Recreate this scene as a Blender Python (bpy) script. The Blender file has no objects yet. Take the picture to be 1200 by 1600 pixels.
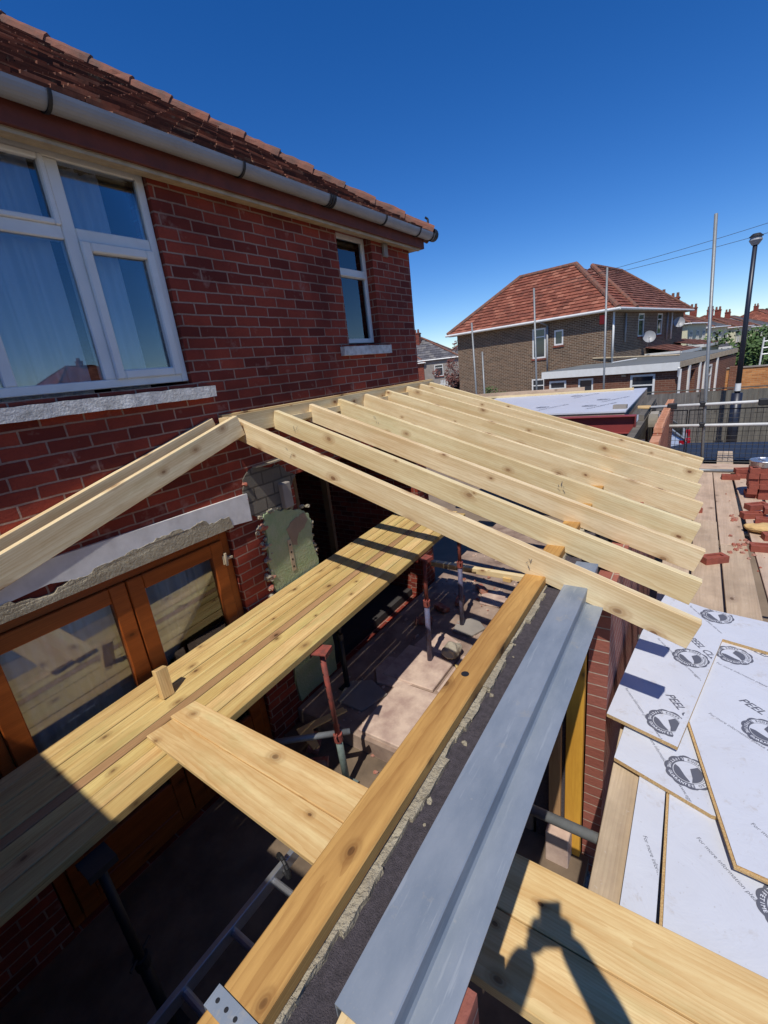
import bpy, bmesh, math, random
from mathutils import Vector, Matrix, Quaternion
from math import radians, sin, cos, pi
random.seed(7)
scene = bpy.context.scene
COL = scene.collection

# ------------------------------------------------------------------ camera
FPX = 701.74                                   # focal length in pixels of the 1200 x 1600 photograph
cd = bpy.data.cameras.new('camera')
cam = bpy.data.objects.new('camera', cd); COL.objects.link(cam)
right = Vector((0.54892, -0.82879, -0.10857))
down = Vector((-0.31016, -0.08134, -0.94720))
fwd = Vector((0.77620, 0.55362, -0.30171))
m3 = Matrix((right, -down, -fwd)).transposed()
cam.matrix_world = Matrix.Translation((0, -2.93, 3.55)) @ m3.to_4x4()
cd.sensor_fit = 'VERTICAL'; cd.sensor_height = 24.0; cd.sensor_width = 18.0
cd.lens = FPX / 1600 * 24.0
cd.clip_start = 0.02; cd.clip_end = 2000
scene.camera = cam

# ------------------------------------------------------------------ light
SUN_D = Vector((0.5160, 0.1308, -0.8465)).normalized()      # direction the sunlight travels
sd = bpy.data.lights.new('sun', 'SUN'); sd.energy = 4.2; sd.angle = radians(0.53); sd.color = (1.0, 0.955, 0.89)
sun = bpy.data.objects.new('sun', sd); COL.objects.link(sun)
sun.rotation_euler = SUN_D.to_track_quat('-Z', 'Y').to_euler(); sun.location = (-10, -5, 20)
world = bpy.data.worlds.new("World"); scene.world = world; world.use_nodes = True
wn = world.node_tree; bg = wn.nodes['Background']
sky = wn.nodes.new('ShaderNodeTexSky'); sky.sky_type = 'NISHITA'; sky.sun_disc = False
sky.sun_elevation = radians(57.8)
sky.sun_rotation = math.atan2(-SUN_D.x, -SUN_D.y)
sky.altitude = 1200; sky.air_density = 1.0; sky.dust_density = 0.0; sky.ozone_density = 6.0
hs = wn.nodes.new('ShaderNodeHueSaturation'); hs.inputs['Saturation'].default_value = 1.28; hs.inputs['Hue'].default_value = 0.511; hs.inputs['Value'].default_value = 1.0
wn.links.new(sky.outputs[0], hs.inputs['Color']); wn.links.new(hs.outputs[0], bg.inputs[0]); bg.inputs[1].default_value = 0.126
scene.view_settings.view_transform = 'Standard'; scene.view_settings.look = 'None'
scene.view_settings.exposure = 0.0; scene.view_settings.gamma = 1.0
scene.render.engine = 'CYCLES'
try:
    scene.cycles.max_bounces = 8; scene.cycles.transparent_max_bounces = 12
except Exception: pass

# ------------------------------------------------------------------ materials
def S(r, g, b):
    f = lambda c: ((c/255+0.055)/1.055)**2.4 if c > 10 else c/255/12.92
    return (f(r), f(g), f(b), 1)
class NT:
    def __init__(s, name):
        s.m = bpy.data.materials.new(name); s.m.use_nodes = True; s.t = s.m.node_tree
        s.b = s.t.nodes['Principled BSDF']; s.out = s.t.nodes['Material Output']
    def n(s, typ, inputs=None, **kw):
        nd = s.t.nodes.new('ShaderNode' + typ)
        for k, v in kw.items(): setattr(nd, k, v)
        for k, v in (inputs or {}).items(): s.put(nd.inputs[k], v)
        return nd
    def put(s, sock, v):
        if isinstance(v, bpy.types.NodeSocket): s.t.links.new(v, sock)
        elif isinstance(v, bpy.types.Node): s.t.links.new(v.outputs[0], sock)
        else: sock.default_value = v
    def math(s, op, a, b=0.0, c=0.0, clamp=False):
        nd = s.n('Math', {0: a, 1: b, 2: c}, operation=op); nd.use_clamp = clamp; return nd.outputs[0]
    def vmath(s, op, a, b=(0, 0, 0)):
        return s.n('VectorMath', {0: a, 1: b}, operation=op).outputs[0]
    def mix(s, f, a, b, blend='MIX'):
        nd = s.t.nodes.new('ShaderNodeMix'); nd.data_type = 'RGBA'; nd.blend_type = blend
        s.put(nd.inputs[0], f); s.put(nd.inputs[6], a); s.put(nd.inputs[7], b); return nd.outputs[2]
    def ramp(s, f, stops):
        nd = s.n('ValToRGB', {0: f}); e = nd.color_ramp.elements
        while len(e) < len(stops): e.new(0.5)
        for el, (p, c) in zip(e, stops):
            el.position = p; el.color = c if len(c) == 4 else (*c, 1)
        return nd.outputs[0]
    def noise(s, vec, scale, detail=3, rough=0.5, dist=0.0, out=0):
        nd = s.n('TexNoise', {'Vector': vec, 'Scale': scale, 'Detail': detail, 'Roughness': rough, 'Distortion': dist})
        return nd.outputs[out]
    def step(s, v, a, b):
        return s.n('MapRange', {0: v, 1: a, 2: b, 3: 0.0, 4: 1.0}, clamp=True).outputs[0]
    def fin(s, col=None, rough=None, bump=None, bs=0.2, bd=0.01, metal=None, spec=None):
        if col is not None: s.put(s.b.inputs['Base Color'], col)
        if rough is not None: s.put(s.b.inputs['Roughness'], rough)
        if metal is not None: s.put(s.b.inputs['Metallic'], metal)
        if spec is not None: s.put(s.b.inputs['Specular IOR Level'], spec)
        if bump is not None:
            bn = s.n('Bump', {'Height': bump, 'Strength': bs, 'Distance': bd}); s.put(s.b.inputs['Normal'], bn.outputs[0])
        return s.m
    def obj(s):
        return s.n('TexCoord').outputs['Object']
W1 = (1, 1, 1, 1); K0 = (0, 0, 0, 1)

def wood(name, c0, c1, knot=S(120, 75, 40), green=0.0, grain=0.5, rough=0.65, knots=0.5, dirt=0.0, vary=0.12, rf=85.0):
    t = NT(name); oc = t.obj(); rnd = t.n('ObjectInfo').outputs['Random']
    off = t.n('CombineXYZ', {0: t.math('MULTIPLY', rnd, 37.0), 1: t.math('MULTIPLY', rnd, 11.0), 2: t.math('MULTIPLY', rnd, 23.0)}).outputs[0]
    p = t.vmath('ADD', oc, off)
    warp = t.noise(t.vmath('MULTIPLY', p, (0.9, 6, 6)), 1.0, 4, out=1)
    pw = t.vmath('ADD', t.vmath('MULTIPLY', p, (0.10, 1, 1)), t.vmath('MULTIPLY', warp, (0.0, 0.05, 0.05)))
    # growth rings round a pith off the board
    y = t.math('ADD', t.n('SeparateXYZ', {0: oc}).outputs[1], t.math('MULTIPLY', t.math('SUBTRACT', rnd, 0.5), 0.10))
    z = t.math('ADD', t.n('SeparateXYZ', {0: oc}).outputs[2], 0.055)
    x = t.math('MULTIPLY', t.n('SeparateXYZ', {0: oc}).outputs[0], 0.022)
    wv = t.vmath('MULTIPLY', warp, (0.0, 0.05, 0.05))
    rp = t.vmath('ADD', t.n('CombineXYZ', {0: 0.0, 1: t.math('ADD', y, x), 2: z}).outputs[0], wv)
    d = t.n('VectorMath', {0: rp}, operation='LENGTH').outputs['Value']
    ring = t.math('FRACT', t.math('MULTIPLY', d, rf))
    ring = t.math('POWER', ring, 2.2)
    fine = t.noise(t.vmath('MULTIPLY', p, (3, 130, 130)), 1.0, 3, 0.6)
    streak = t.noise(t.vmath('MULTIPLY', p, (0.7, 16, 16)), 1.0, 3, 0.55)
    a = t.math('MULTIPLY', ring, 0.55 * grain); b = t.math('MULTIPLY', t.step(streak, 0.35, 0.7), 0.6)
    f = t.math('ADD', t.math('ADD', a, b), t.math('MULTIPLY', t.math('SUBTRACT', fine, 0.5), 0.5), clamp=True)
    col = t.mix(f, c0, c1)
    if green > 0:
        g = t.step(t.noise(t.vmath('MULTIPLY', p, (2.0, 7, 7)), 1.0, 4, 0.6), 0.52, 0.72)
        col = t.mix(t.math('MULTIPLY', g, green), col, S(132, 150, 92))
    bl = t.noise(t.vmath('MULTIPLY', p, (2.2, 6, 6)), 1.0, 4, 0.6, 0.4)
    col = t.mix(t.math('MULTIPLY', t.step(bl, 0.5, 0.78), 0.38), col, t.mix(0.25, c1, knot))
    col = t.mix(t.math('MULTIPLY', t.math('SUBTRACT', 1.0, t.step(bl, 0.22, 0.45)), 0.35), col, tuple(min(1, x*1.18) for x in c0[:3]) + (1,))
    nx = t.math('ABSOLUTE', t.n('SeparateXYZ', {0: t.n('TexCoord').outputs['Normal']}).outputs[0])
    col = t.mix(t.math('MULTIPLY', t.math('GREATER_THAN', nx, 0.8), 0.35), col, c1)
    # board to board tint
    tint = t.ramp(rnd, [(0, (1-vary, 1-vary, 1-vary*1.6)), (0.35, (1.0, 0.97, 0.94)), (0.65, (1-vary*.5, 1-vary*.3, 1-vary)), (1, (1.03, 1.0, 1.0))])
    col = t.mix(1.0, col, tint, 'MULTIPLY')
    sp = t.n('SeparateXYZ', {0: p}).outputs
    k2 = t.n('CombineXYZ', {0: t.math('MULTIPLY', sp[0], 3.3), 1: t.math('MULTIPLY', t.math('ADD', sp[1], sp[2]), 5.2), 2: 0.0}).outputs[0]
    k2 = t.vmath('ADD', k2, t.vmath('MULTIPLY', t.noise(p, 14.0, 2, out=1), (0.05, 0.05, 0)))
    kv = t.n('TexVoronoi', {'Vector': k2, 'Scale': 1.0}, voronoi_dimensions='2D')
    kc = t.n('SeparateColor', {0: kv.outputs['Color']}).outputs; kr = kc[0]
    kd = t.math('DIVIDE', kv.outputs['Distance'], t.math('ADD', 0.45, t.math('MULTIPLY', kc[1], 1.0)))
    sel = t.math('GREATER_THAN', kr, 1.0 - knots*0.62)
    kn = t.math('MULTIPLY', t.math('SUBTRACT', 1.0, t.step(kd, 0.045, 0.062)), sel)
    halo = t.math('MULTIPLY', t.math('SUBTRACT', 1.0, t.step(kd, 0.05, 0.20)), sel)
    kring = t.math('MULTIPLY', halo, t.math('MULTIPLY', t.math('ADD', t.math('SINE', t.math('MULTIPLY', kd, 95.0)), 1.0), 0.30))
    col = t.mix(kring, col, c1)
    col = t.mix(t.math('MULTIPLY', halo, 0.42), col, knot)
    col = t.mix(t.math('MULTIPLY', kn, t.math('ADD', 0.35, t.math('MULTIPLY', kc[2], 0.5))), col, tuple(x*.6 for x in knot[:3]) + (1,))
    ck = t.step(t.noise(t.vmath('MULTIPLY', p, (1.6, 120, 120)), 1.0, 2, 0.5), 0.70, 0.735)
    ck = t.math('MULTIPLY', ck, t.step(t.noise(t.vmath('MULTIPLY', p, (1.5, 4, 4)), 1.0, 2), 0.5, 0.6))
    col = t.mix(t.math('MULTIPLY', ck, 0.6), col, tuple(x*.5 for x in c1[:3]) + (1,))
    gr = t.noise(t.vmath('MULTIPLY', p, (9, 60, 60)), 1.0, 4, 0.7)
    col = t.mix(t.math('MULTIPLY', t.step(gr, 0.46, 0.66), 0.30), col, c1)
    if dirt > 0:
        dn = t.step(t.noise(p, 3.0, 5, 0.65), 0.42, 0.75)
        col = t.mix(t.math('MULTIPLY', dn, dirt), col, S(92, 78, 66))
        sp = t.step(t.noise(p, 38.0, 2, 0.6), 0.66, 0.74)
        col = t.mix(t.math('MULTIPLY', sp, dirt), col, S(205, 196, 184))
    h = t.math('ADD', t.math('MULTIPLY', fine, 0.6), t.math('MULTIPLY', ring, 0.25))
    return t.fin(col, rough, h, 0.35, 0.002, spec=0.3)

M = {}
M['rafter'] = wood('pale_sawn_pine', S(236, 219, 178), S(198, 164, 112), S(136, 86, 52), green=0.14, knots=0.95, vary=0.09, grain=0.6)
M['deck'] = wood('treated_pine', S(222, 194, 136), S(174, 132, 78), S(92, 60, 36), green=0.34, knots=0.85, vary=0.22, grain=0.6)
M['deckb'] = wood('brown_treated_pine', S(178, 140, 100), S(142, 106, 72), S(90, 60, 38), green=0.1, knots=0.3, vary=0.05)
M['board'] = wood('new_pine_board', S(232, 206, 152), S(196, 150, 90), S(104, 66, 40), green=0.22, knots=0.8, vary=0.05, grain=0.6, rf=120.0)
M['plate'] = wood('orange_treated_pine', S(200, 156, 90), S(150, 104, 52), S(86, 50, 22), knots=0.6, grain=0.7, rf=110.0, vary=0.04)
M['post'] = wood('yellow_stained_pine', S(212, 160, 62), S(180, 126, 44), S(70, 54, 40), knots=0.3, grain=0.3, vary=0.04)
M['scaf'] = wood('weathered_scaffold_board', S(208, 184, 160), S(174, 150, 128), S(124, 98, 74), knots=0.3, dirt=0.35, vary=0.14)
M['brdoor'] = wood('varnished_orange_timber', S(160, 84, 34), S(112, 52, 18), S(70, 30, 10), knots=0.1, grain=0.6, rough=0.35, vary=0.03)
M['fence'] = wood('grey_weathered_timber', S(128, 124, 116), S(78, 76, 74), S(60, 56, 52), knots=0.2, dirt=0.2, vary=0.25)

def plain(name, c, rough=0.6, metal=0.0, var=0.0, nscale=8, bump=0.0, c2=None, spec=0.5, bd=0.005, detail=4):
    t = NT(name); oc = t.obj()
    nz = t.noise(oc, nscale, detail, 0.6)
    c2 = c2 or tuple(x*0.55 for x in c[:3]) + (1,)
    col = t.mix(t.math('MULTIPLY', t.step(nz, 0.35, 0.7), var), c, c2)
    return t.fin(col, rough, t.noise(oc, nscale*4, 4, 0.65) if bump else None, bump, bd, metal=metal, spec=spec)

def brick(name, c1, c2, mortar, bw=0.225, bh=0.075, ms=0.006, soot=0.35, bump=0.6, extra=None, msm=0.25, xs=1.0):
    t = NT(name); tc = t.n('TexCoord'); oc = tc.outputs['Object']; nr = tc.outputs['Normal']
    sx = t.n('SeparateXYZ', {0: oc}).outputs; sn = t.n('SeparateXYZ', {0: nr}).outputs
    isx = t.math('GREATER_THAN', t.math('ABSOLUTE', sn[0]), 0.7)
    isz = t.math('GREATER_THAN', t.math('ABSOLUTE', sn[2]), 0.7)
    u = t.math('ADD', t.math('MULTIPLY', sx[0], t.math('SUBTRACT', 1.0, isx)), t.math('MULTIPLY', t.math('MULTIPLY', t.math('ADD', sx[1], 0.06 if xs == 1 else 0.0), xs), isx))
    v = t.math('ADD', t.math('MULTIPLY', sx[2], t.math('SUBTRACT', 1.0, isz)), t.math('MULTIPLY', sx[1], isz))
    vec = t.n('CombineXYZ', {0: u, 1: v, 2: 0.0}).outputs[0]
    wob = t.noise(vec, 9.0, 2, 0.5, out=1)
    vec2 = t.vmath('ADD', vec, t.vmath('MULTIPLY', t.vmath('SUBTRACT', wob, (0.5, 0.5, 0.5)), (0.012, 0.010, 0)))
    b = t.n('TexBrick', {'Vector': vec2, 'Color1': c1, 'Color2': c2, 'Mortar': mortar, 'Scale': 1.0, 'Mortar Size': ms,
                         'Mortar Smooth': msm, 'Bias': 0.0, 'Brick Width': bw, 'Row Height': bh})
    col = b.outputs[0]; fac = b.outputs[1]
    grain = t.noise(vec, 60, 4, 0.65)
    col = t.mix(t.math('MULTIPLY', t.step(grain, 0.35, 0.75), 0.35), col, tuple(x*0.45 for x in c1[:3]) + (1,))
    big = t.step(t.noise(vec, 1.6, 4, 0.6), 0.42, 0.72)
    col = t.mix(t.math('MULTIPLY', big, soot), col, tuple(x*0.35 for x in c2[:3]) + (1,))
    if extra:
        e = t.step(t.noise(vec, 4.5, 4, 0.7), 0.60, 0.72)
        col = t.mix(t.math('MULTIPLY', e, 0.55), col, extra)
    h = t.math('ADD', t.math('MULTIPLY', t.math('SUBTRACT', 1.0, fac), 1.0), t.math('MULTIPLY', grain, 0.35))
    return t.fin(col, 0.85, h, bump, 0.012, spec=0.25)

M['brick'] = brick('dark_red_brick', S(166, 72, 52), S(106, 43, 35), S(168, 140, 122), soot=0.55, extra=S(162, 124, 110), ms=0.0062, bump=0.9)
M['brickn'] = brick('new_red_brick', S(162, 100, 84), S(138, 80, 68), S(184, 168, 150), soot=0.2, bump=1.0, ms=0.004, xs=0.45)
M['brickfar'] = brick('red_orange_brick', S(186, 112, 82), S(158, 90, 66), S(190, 160, 130), soot=0.2, ms=0.006)  # lighter, more orange brick for the far leaf
M['bricktop'] = plain('dusty_brick_top', S(204, 148, 112), 0.9, var=0.6, nscale=14, c2=S(160, 100, 76), bump=0.6)
M['brickbrown'] = brick('brown_brick', S(124, 96, 74), S(86, 66, 52), S(176, 164, 142), soot=0.15, ms=0.009, bump=0.4)
M['brickbrown2'] = brick('brown_red_brick', S(134, 88, 68), S(112, 72, 56), S(150, 128, 108), soot=0.15, ms=0.007, bump=0.4)
M['brickorange'] = brick('orange_garden_brick', S(212, 150, 92), S(176, 112, 62), S(190, 160, 120), soot=0.25, ms=0.008, bump=0.5)
M['brickred2'] = brick('soft_red_brick', S(150, 70, 52), S(110, 54, 44), S(170, 150, 130), soot=0.3)

def rndface(name, stops, rough=0.85, bump=0.4, moss=0.0, nscale=14):
    t = NT(name); oc = t.obj(); a = t.n('Attribute', attribute_name='rnd').outputs['Fac']
    col = t.ramp(a, stops)
    nz = t.noise(oc, nscale, 4, 0.65)
    col = t.mix(t.math('MULTIPLY', t.step(nz, 0.4, 0.72), 0.5), col, tuple(x*0.4 for x in stops[0][1][:3]) + (1,))
    if moss:
        ms = t.step(t.noise(oc, 5, 5, 0.7), 0.58, 0.68)
        col = t.mix(t.math('MULTIPLY', ms, moss), col, S(150, 146, 120))
    return t.fin(col, rough, t.noise(oc, 70, 4, 0.6), bump, 0.006, spec=0.25)
M['tile'] = rndface('old_clay_tile', [(0, S(62, 42, 40)), (0.35, S(98, 62, 50)), (0.75, S(130, 82, 64)), (1, S(172, 124, 98))], moss=0.4)
M['tilered'] = rndface('red_clay_tile', [(0, S(120, 72, 58)), (0.4, S(140, 82, 64)), (0.75, S(152, 92, 72)), (1, S(168, 110, 88))], moss=0.15, nscale=2)
M['tilepink'] = rndface('pinkish_tile', [(0, S(104, 68, 58)), (0.5, S(128, 84, 70)), (1, S(146, 102, 88))], moss=0.1, nscale=2)
M['ridge'] = plain('ridge_clay', S(134, 84, 64), 0.9, var=1.0, nscale=6, bump=0.9, c2=S(92, 74, 64))
M['slate'] = rndface('grey_slate', [(0, S(86, 84, 88)), (0.5, S(108, 106, 108)), (1, S(128, 124, 120))], nscale=2)
M['gutter'] = plain('grey_painted_iron', S(150, 152, 154), 0.45, var=0.3, nscale=5, c2=S(112, 112, 112), bump=0.1)
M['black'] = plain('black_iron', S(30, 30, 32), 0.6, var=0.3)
M['fascia'] = plain('brown_red_painted_board', S(112, 52, 38), 0.7, var=0.55, nscale=9, c2=S(64, 34, 28), bump=0.25)
M['soffit'] = plain('cream_flaking_paint', S(188, 172, 142), 0.75, var=0.5, nscale=9, c2=S(128, 104, 78), bump=0.3)
M['upvc'] = plain('white_window_plastic', S(226, 226, 220), 0.4, var=0.25, nscale=6, c2=S(184, 180, 168))
M['whitepaint'] = plain('old_white_paint', S(222, 220, 212), 0.7, var=0.7, nscale=16, c2=S(150, 144, 132), bump=0.8, bd=0.01)
M['whitewall'] = plain('white_painted_concrete', S(222, 220, 216), 0.75, var=0.6, nscale=7, c2=S(178, 174, 168), bump=0.2)
M['render'] = plain('cream_render', S(214, 208, 172), 0.8, var=0.25, nscale=2, bump=0.1)
M['mortar'] = plain('sandy_mortar', S(176, 166, 142), 0.95, var=0.6, nscale=14, c2=S(130, 118, 98), bump=1.0, bd=0.02)
M['plastergreen'] = plain('old_green_plaster', S(142, 160, 118), 0.85, var=0.6, nscale=11, c2=S(168, 168, 142), bump=0.9, bd=0.01)
M['plasterbrown'] = plain('bare_brown_plaster', S(150, 130, 108), 0.9, var=0.5, nscale=9, bump=0.8)
M['blockgrey'] = brick('grey_breeze_block', S(128, 120, 106), S(104, 98, 88), S(82, 76, 68), bw=0.21, bh=0.11, ms=0.008, soot=0.4)
M['concrete'] = plain('concrete', S(150, 142, 132), 0.9, var=0.5, nscale=3, bump=0.4)
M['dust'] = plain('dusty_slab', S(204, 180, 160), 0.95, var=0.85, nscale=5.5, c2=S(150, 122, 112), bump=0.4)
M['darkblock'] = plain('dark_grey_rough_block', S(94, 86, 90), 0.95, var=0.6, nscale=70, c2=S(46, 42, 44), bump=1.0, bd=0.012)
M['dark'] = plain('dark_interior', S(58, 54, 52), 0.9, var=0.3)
M['galv'] = None
t = NT('galvanised_steel'); oc = t.obj()
sc = t.noise(t.vmath('MULTIPLY', oc, (1.2, 3, 3)), 3.0, 5, 0.6); fl = t.noise(oc, 160, 2, 0.7)
col = t.mix(t.step(sc, 0.3, 0.7), S(162, 169, 175), S(130, 141, 152))
col = t.mix(t.math('MULTIPLY', t.step(fl, 0.6, 0.75), 0.25), col, S(178, 176, 166))
vd = t.n('TexVoronoi', {'Vector': oc, 'Scale': 14.0}); 
col = t.mix(t.math('MULTIPLY', t.math('SUBTRACT', 1.0, t.step(vd.outputs[0], 0.02, 0.07)), 0.35), col, S(196, 190, 176))
sc2 = t.step(t.noise(t.vmath('MULTIPLY', oc, (2, 30, 30)), 2.0, 4, 0.7), 0.60, 0.68); col = t.mix(t.math('MULTIPLY', sc2, 0.30), col, S(196, 200, 200))
sc3 = t.step(t.noise(oc, 7, 5, 0.75), 0.62, 0.70); col = t.mix(t.math('MULTIPLY', sc3, 0.45), col, S(186, 176, 156))
M['galv'] = t.fin(col, t.math('ADD', t.math('MULTIPLY', sc, 0.25), 0.38), t.noise(oc, 9, 3, 0.6), 0.08, 0.01, metal=0.35)
M['tube'] = plain('galvanised_tube', S(140, 144, 144), 0.5, metal=0.4, var=0.5, nscale=20, c2=S(112, 110, 106), bump=0.2)
M['tubewhite'] = plain('pale_tube', S(206, 206, 200), 0.5, var=0.3, nscale=12)
M['alu'] = plain('ladder_aluminium', S(196, 198, 200), 0.35, metal=0.75, var=0.3, nscale=14)
M['redprop'] = plain('red_oxide_prop_paint', S(150, 72, 60), 0.7, var=0.8, nscale=22, c2=S(84, 56, 50), bump=0.3)
M['blueprop'] = plain('blue_prop_paint', S(92, 98, 128), 0.6, var=0.7, nscale=20, c2=S(92, 60, 56), bump=0.3)
M['greenprop'] = plain('galvanised_green_grey_prop', S(128, 142, 134), 0.6, metal=0.3, var=0.6, nscale=20, bump=0.3)
M['redsteel'] = plain('red_oxide_primer', S(140, 58, 54), 0.55, var=0.3, nscale=5, c2=S(108, 44, 42), bump=0.08)
M['chip'] = plain('raw_chipboard', S(214, 182, 128), 0.95, var=0.8, nscale=160, c2=S(158, 120, 74), bump=0.9, bd=0.003)
t = NT('white_board_film'); oc = t.obj()
col = t.mix(t.math('MULTIPLY', t.step(t.noise(oc, 3, 5, 0.6), 0.4, 0.75), 0.30), S(202, 205, 212), S(184, 184, 188))
sm = t.step(t.noise(oc, 60, 2, 0.5), 0.70, 0.76)
col = t.mix(t.math('MULTIPLY', sm, 0.35), col, S(150, 140, 128))
ft = t.math('MULTIPLY', t.step(t.noise(oc, 4.5, 5, 0.75, 1.2), 0.54, 0.66), t.step(t.noise(oc, 26, 3, 0.6), 0.45, 0.62)); col = t.mix(t.math('MULTIPLY', ft, 0.38), col, S(160, 146, 128))
M['film'] = t.fin(col, t.math('ADD', 0.34, t.math('MULTIPLY', ft, 0.4)), t.noise(oc, 3.5, 5, 0.6, 0.8), 0.22, 0.03)
M['ink'] = plain('grey_print', S(92, 94, 104), 0.6)
M['inkw'] = plain('white_print', S(214, 216, 222), 0.6)
M['terracotta'] = plain('terracotta_brick', S(150, 78, 60), 0.85, var=0.6, nscale=14, c2=S(104, 54, 44), bump=0.6)
M['rubble'] = plain('broken_red_brick', S(158, 82, 62), 0.95, var=0.8, nscale=18, c2=S(176, 148, 130), bump=0.9)
M['glove'] = plain('tan_paper_sack', S(214, 178, 118), 0.8, var=0.4, nscale=9, bump=0.6)
M['tinlid'] = plain('shiny_tin', S(214, 214, 212), 0.22, metal=0.85, var=0.4, nscale=9, c2=S(160, 158, 150))
M['bagp'] = plain('grey_cement_bag', S(170, 160, 140), 0.7, var=0.5, nscale=12, bump=0.5)
M['poly'] = plain('crumpled_polythene', S(150, 152, 156), 0.22, var=0.7, nscale=22, c2=S(70, 72, 80), bump=1.0, bd=0.03)
M['leaf'] = plain('green_foliage', S(80, 106, 52), 0.8, var=0.8, nscale=1.3, c2=S(42, 62, 30))
M['leafdark'] = plain('dark_foliage', S(56, 74, 48), 0.8, var=0.8, nscale=0.2, c2=S(34, 48, 34))
M['leafred'] = plain('copper_foliage', S(112, 66, 56), 0.8, var=0.8, nscale=1.0, c2=S(66, 44, 36))
M['bark'] = plain('bark', S(96, 80, 64), 0.9, var=0.5)
M['felt'] = plain('grey_roofing_felt', S(112, 114, 112), 0.9, var=0.4, nscale=2, c2=S(84, 88, 84), bump=0.3)
M['navy'] = plain('lamp_post_black_paint', S(34, 38, 50), 0.4, var=0.2)
M['carpaint'] = plain('silver_car_paint', S(196, 204, 214), 0.25, metal=0.4, spec=0.6)
M['taillight'] = plain('red_tail_lamp', S(150, 26, 40), 0.2)
M['darkcar'] = plain('dark_car_paint', S(40, 46, 58), 0.55, var=0.2)
M['carglass'] = plain('dark_car_glass', S(26, 30, 36), 0.08, spec=0.8)
M['tyre'] = plain('tyre_rubber', S(28, 28, 30), 0.8)
M['pit'] = plain('shaded_dusty_concrete', S(122, 104, 84), 0.95, var=0.8, nscale=3.6, c2=S(76, 64, 52), bump=0.6)  # dusty concrete, its colour darkened to stand for the shade in the pit
M['slabfloor'] = plain('dusty_floor_slab', S(164, 142, 124), 0.95, var=0.9, nscale=4.2, c2=S(112, 90, 78), bump=0.6)  # dusty slab, toned down so shade is partly in the colour
M['earth'] = plain('dusty_earth', S(140, 122, 102), 0.95, var=0.6, nscale=1.3, c2=S(98, 84, 70), bump=0.8)
M['tarmac'] = plain('tarmac', S(92, 92, 94), 0.95, var=0.4, nscale=5, bump=0.4)
M['grassm'] = plain('far_ground_green', S(84, 100, 58), 0.95, var=0.6, nscale=0.05, bump=0.2)
M['skin'] = plain('skin', S(206, 156, 128), 0.5, var=0.1)
M['cloth'] = plain('dark_work_clothes', S(52, 58, 72), 0.9, var=0.3, bump=0.3)
M['redbox'] = plain('red_alarm_box', S(206, 52, 44), 0.5)
M['bluebin'] = plain('blue_plastic', S(30, 92, 190), 0.5)
M['hedge'] = M['leaf']
def glass(name, tint, refl=1.0, bd=0.02, bsc=0.8):
    t = NT(name); fr = t.n('Fresnel', {'IOR': 1.65})
    tr = t.n('BsdfTransparent', {'Color': tint}); gl = t.n('BsdfGlossy', {'Color': (0.95, 0.97, 1, 1), 'Roughness': 0.0})
    bn = t.n('Bump', {'Height': t.noise(t.obj(), bsc, 2, 0.5), 'Strength': 0.25, 'Distance': bd}); t.put(gl.inputs['Normal'], bn.outputs[0])
    mx = t.n('MixShader', {0: t.math('MULTIPLY', t.math('ADD', fr.outputs[0], 0.03), refl, clamp=True), 1: tr.outputs[0], 2: gl.outputs[0]})
    t.t.links.new(mx.outputs[0], t.out.inputs[0]); return t.m
M['glass'] = glass('window_glass', (0.86, 0.90, 0.92, 1), 1.15)
M['farglass'] = plain('far_window_glass', S(40, 46, 54), 0.06, spec=0.9)
t = NT('net_curtain'); oc = t.obj()
M['curtain'] = t.fin(t.mix(t.math('MULTIPLY', t.noise(oc, 6, 3), 0.4), S(228, 232, 238), S(200, 206, 216)), 0.9)

# ------------------------------------------------------------------ building helpers
WM = {}                                        # world matrices of the things built so far
def wmat(o): return WM.get(o.name, Matrix.Translation(o.location) if o.parent is None else Matrix())
def tag(o, label=None, cat=None, group=None, kind=None):
    if label: o['label'] = label
    if cat: o['category'] = cat
    if group: o['group'] = group
    if kind: o['kind'] = kind
    return o
def thing(name, loc, label, cat, group=None, rz=0.0, mat=None):
    o = bpy.data.objects.new(name, None); COL.objects.link(o); o.empty_display_size = 0.2
    w = mat if mat is not None else Matrix.Translation(loc) @ Matrix.Rotation(rz, 4, 'Z')
    o.matrix_world = w; WM[o.name] = w.copy()
    return tag(o, label, cat, group)
def put(name, bm, mats, parent=None, mw=None, smooth=False, bevel=0.0, label=None, cat=None, group=None, kind=None, recalc=True, world=False):
    """links a bmesh given in world coordinates (or in the frame mw) as ONE mesh object"""
    if bevel > 0:
        bmesh.ops.bevel(bm, geom=list(bm.edges), offset=bevel, segments=1, affect='EDGES', clamp_overlap=True)
    if recalc: bmesh.ops.recalc_face_normals(bm, faces=bm.faces)
    if mw is None:
        mw = wmat(parent).copy() if parent is not None else None
        if mw is None:
            vs = [v.co for v in bm.verts]
            c = Vector((sum(v.x for v in vs)/len(vs), sum(v.y for v in vs)/len(vs), min(v.z for v in vs)))
            mw = Matrix.Translation(c)
        world = True
    if world: bmesh.ops.transform(bm, matrix=mw.inverted(), verts=bm.verts)
    me = bpy.data.meshes.new(name)
    for f in bm.faces: f.smooth = smooth
    bm.to_mesh(me); bm.free()
    if not isinstance(mats, (list, tuple)): mats = [mats]
    for m_ in mats: me.materials.append(m_)
    o = bpy.data.objects.new(name, me); COL.objects.link(o)
    if parent is not None:
        o.parent = parent; o.matrix_local = wmat(parent).inverted() @ mw
    else: o.matrix_world = mw
    WM[o.name] = mw.copy()
    return tag(o, label, cat, group, kind)
def B(): return bmesh.new()
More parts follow.
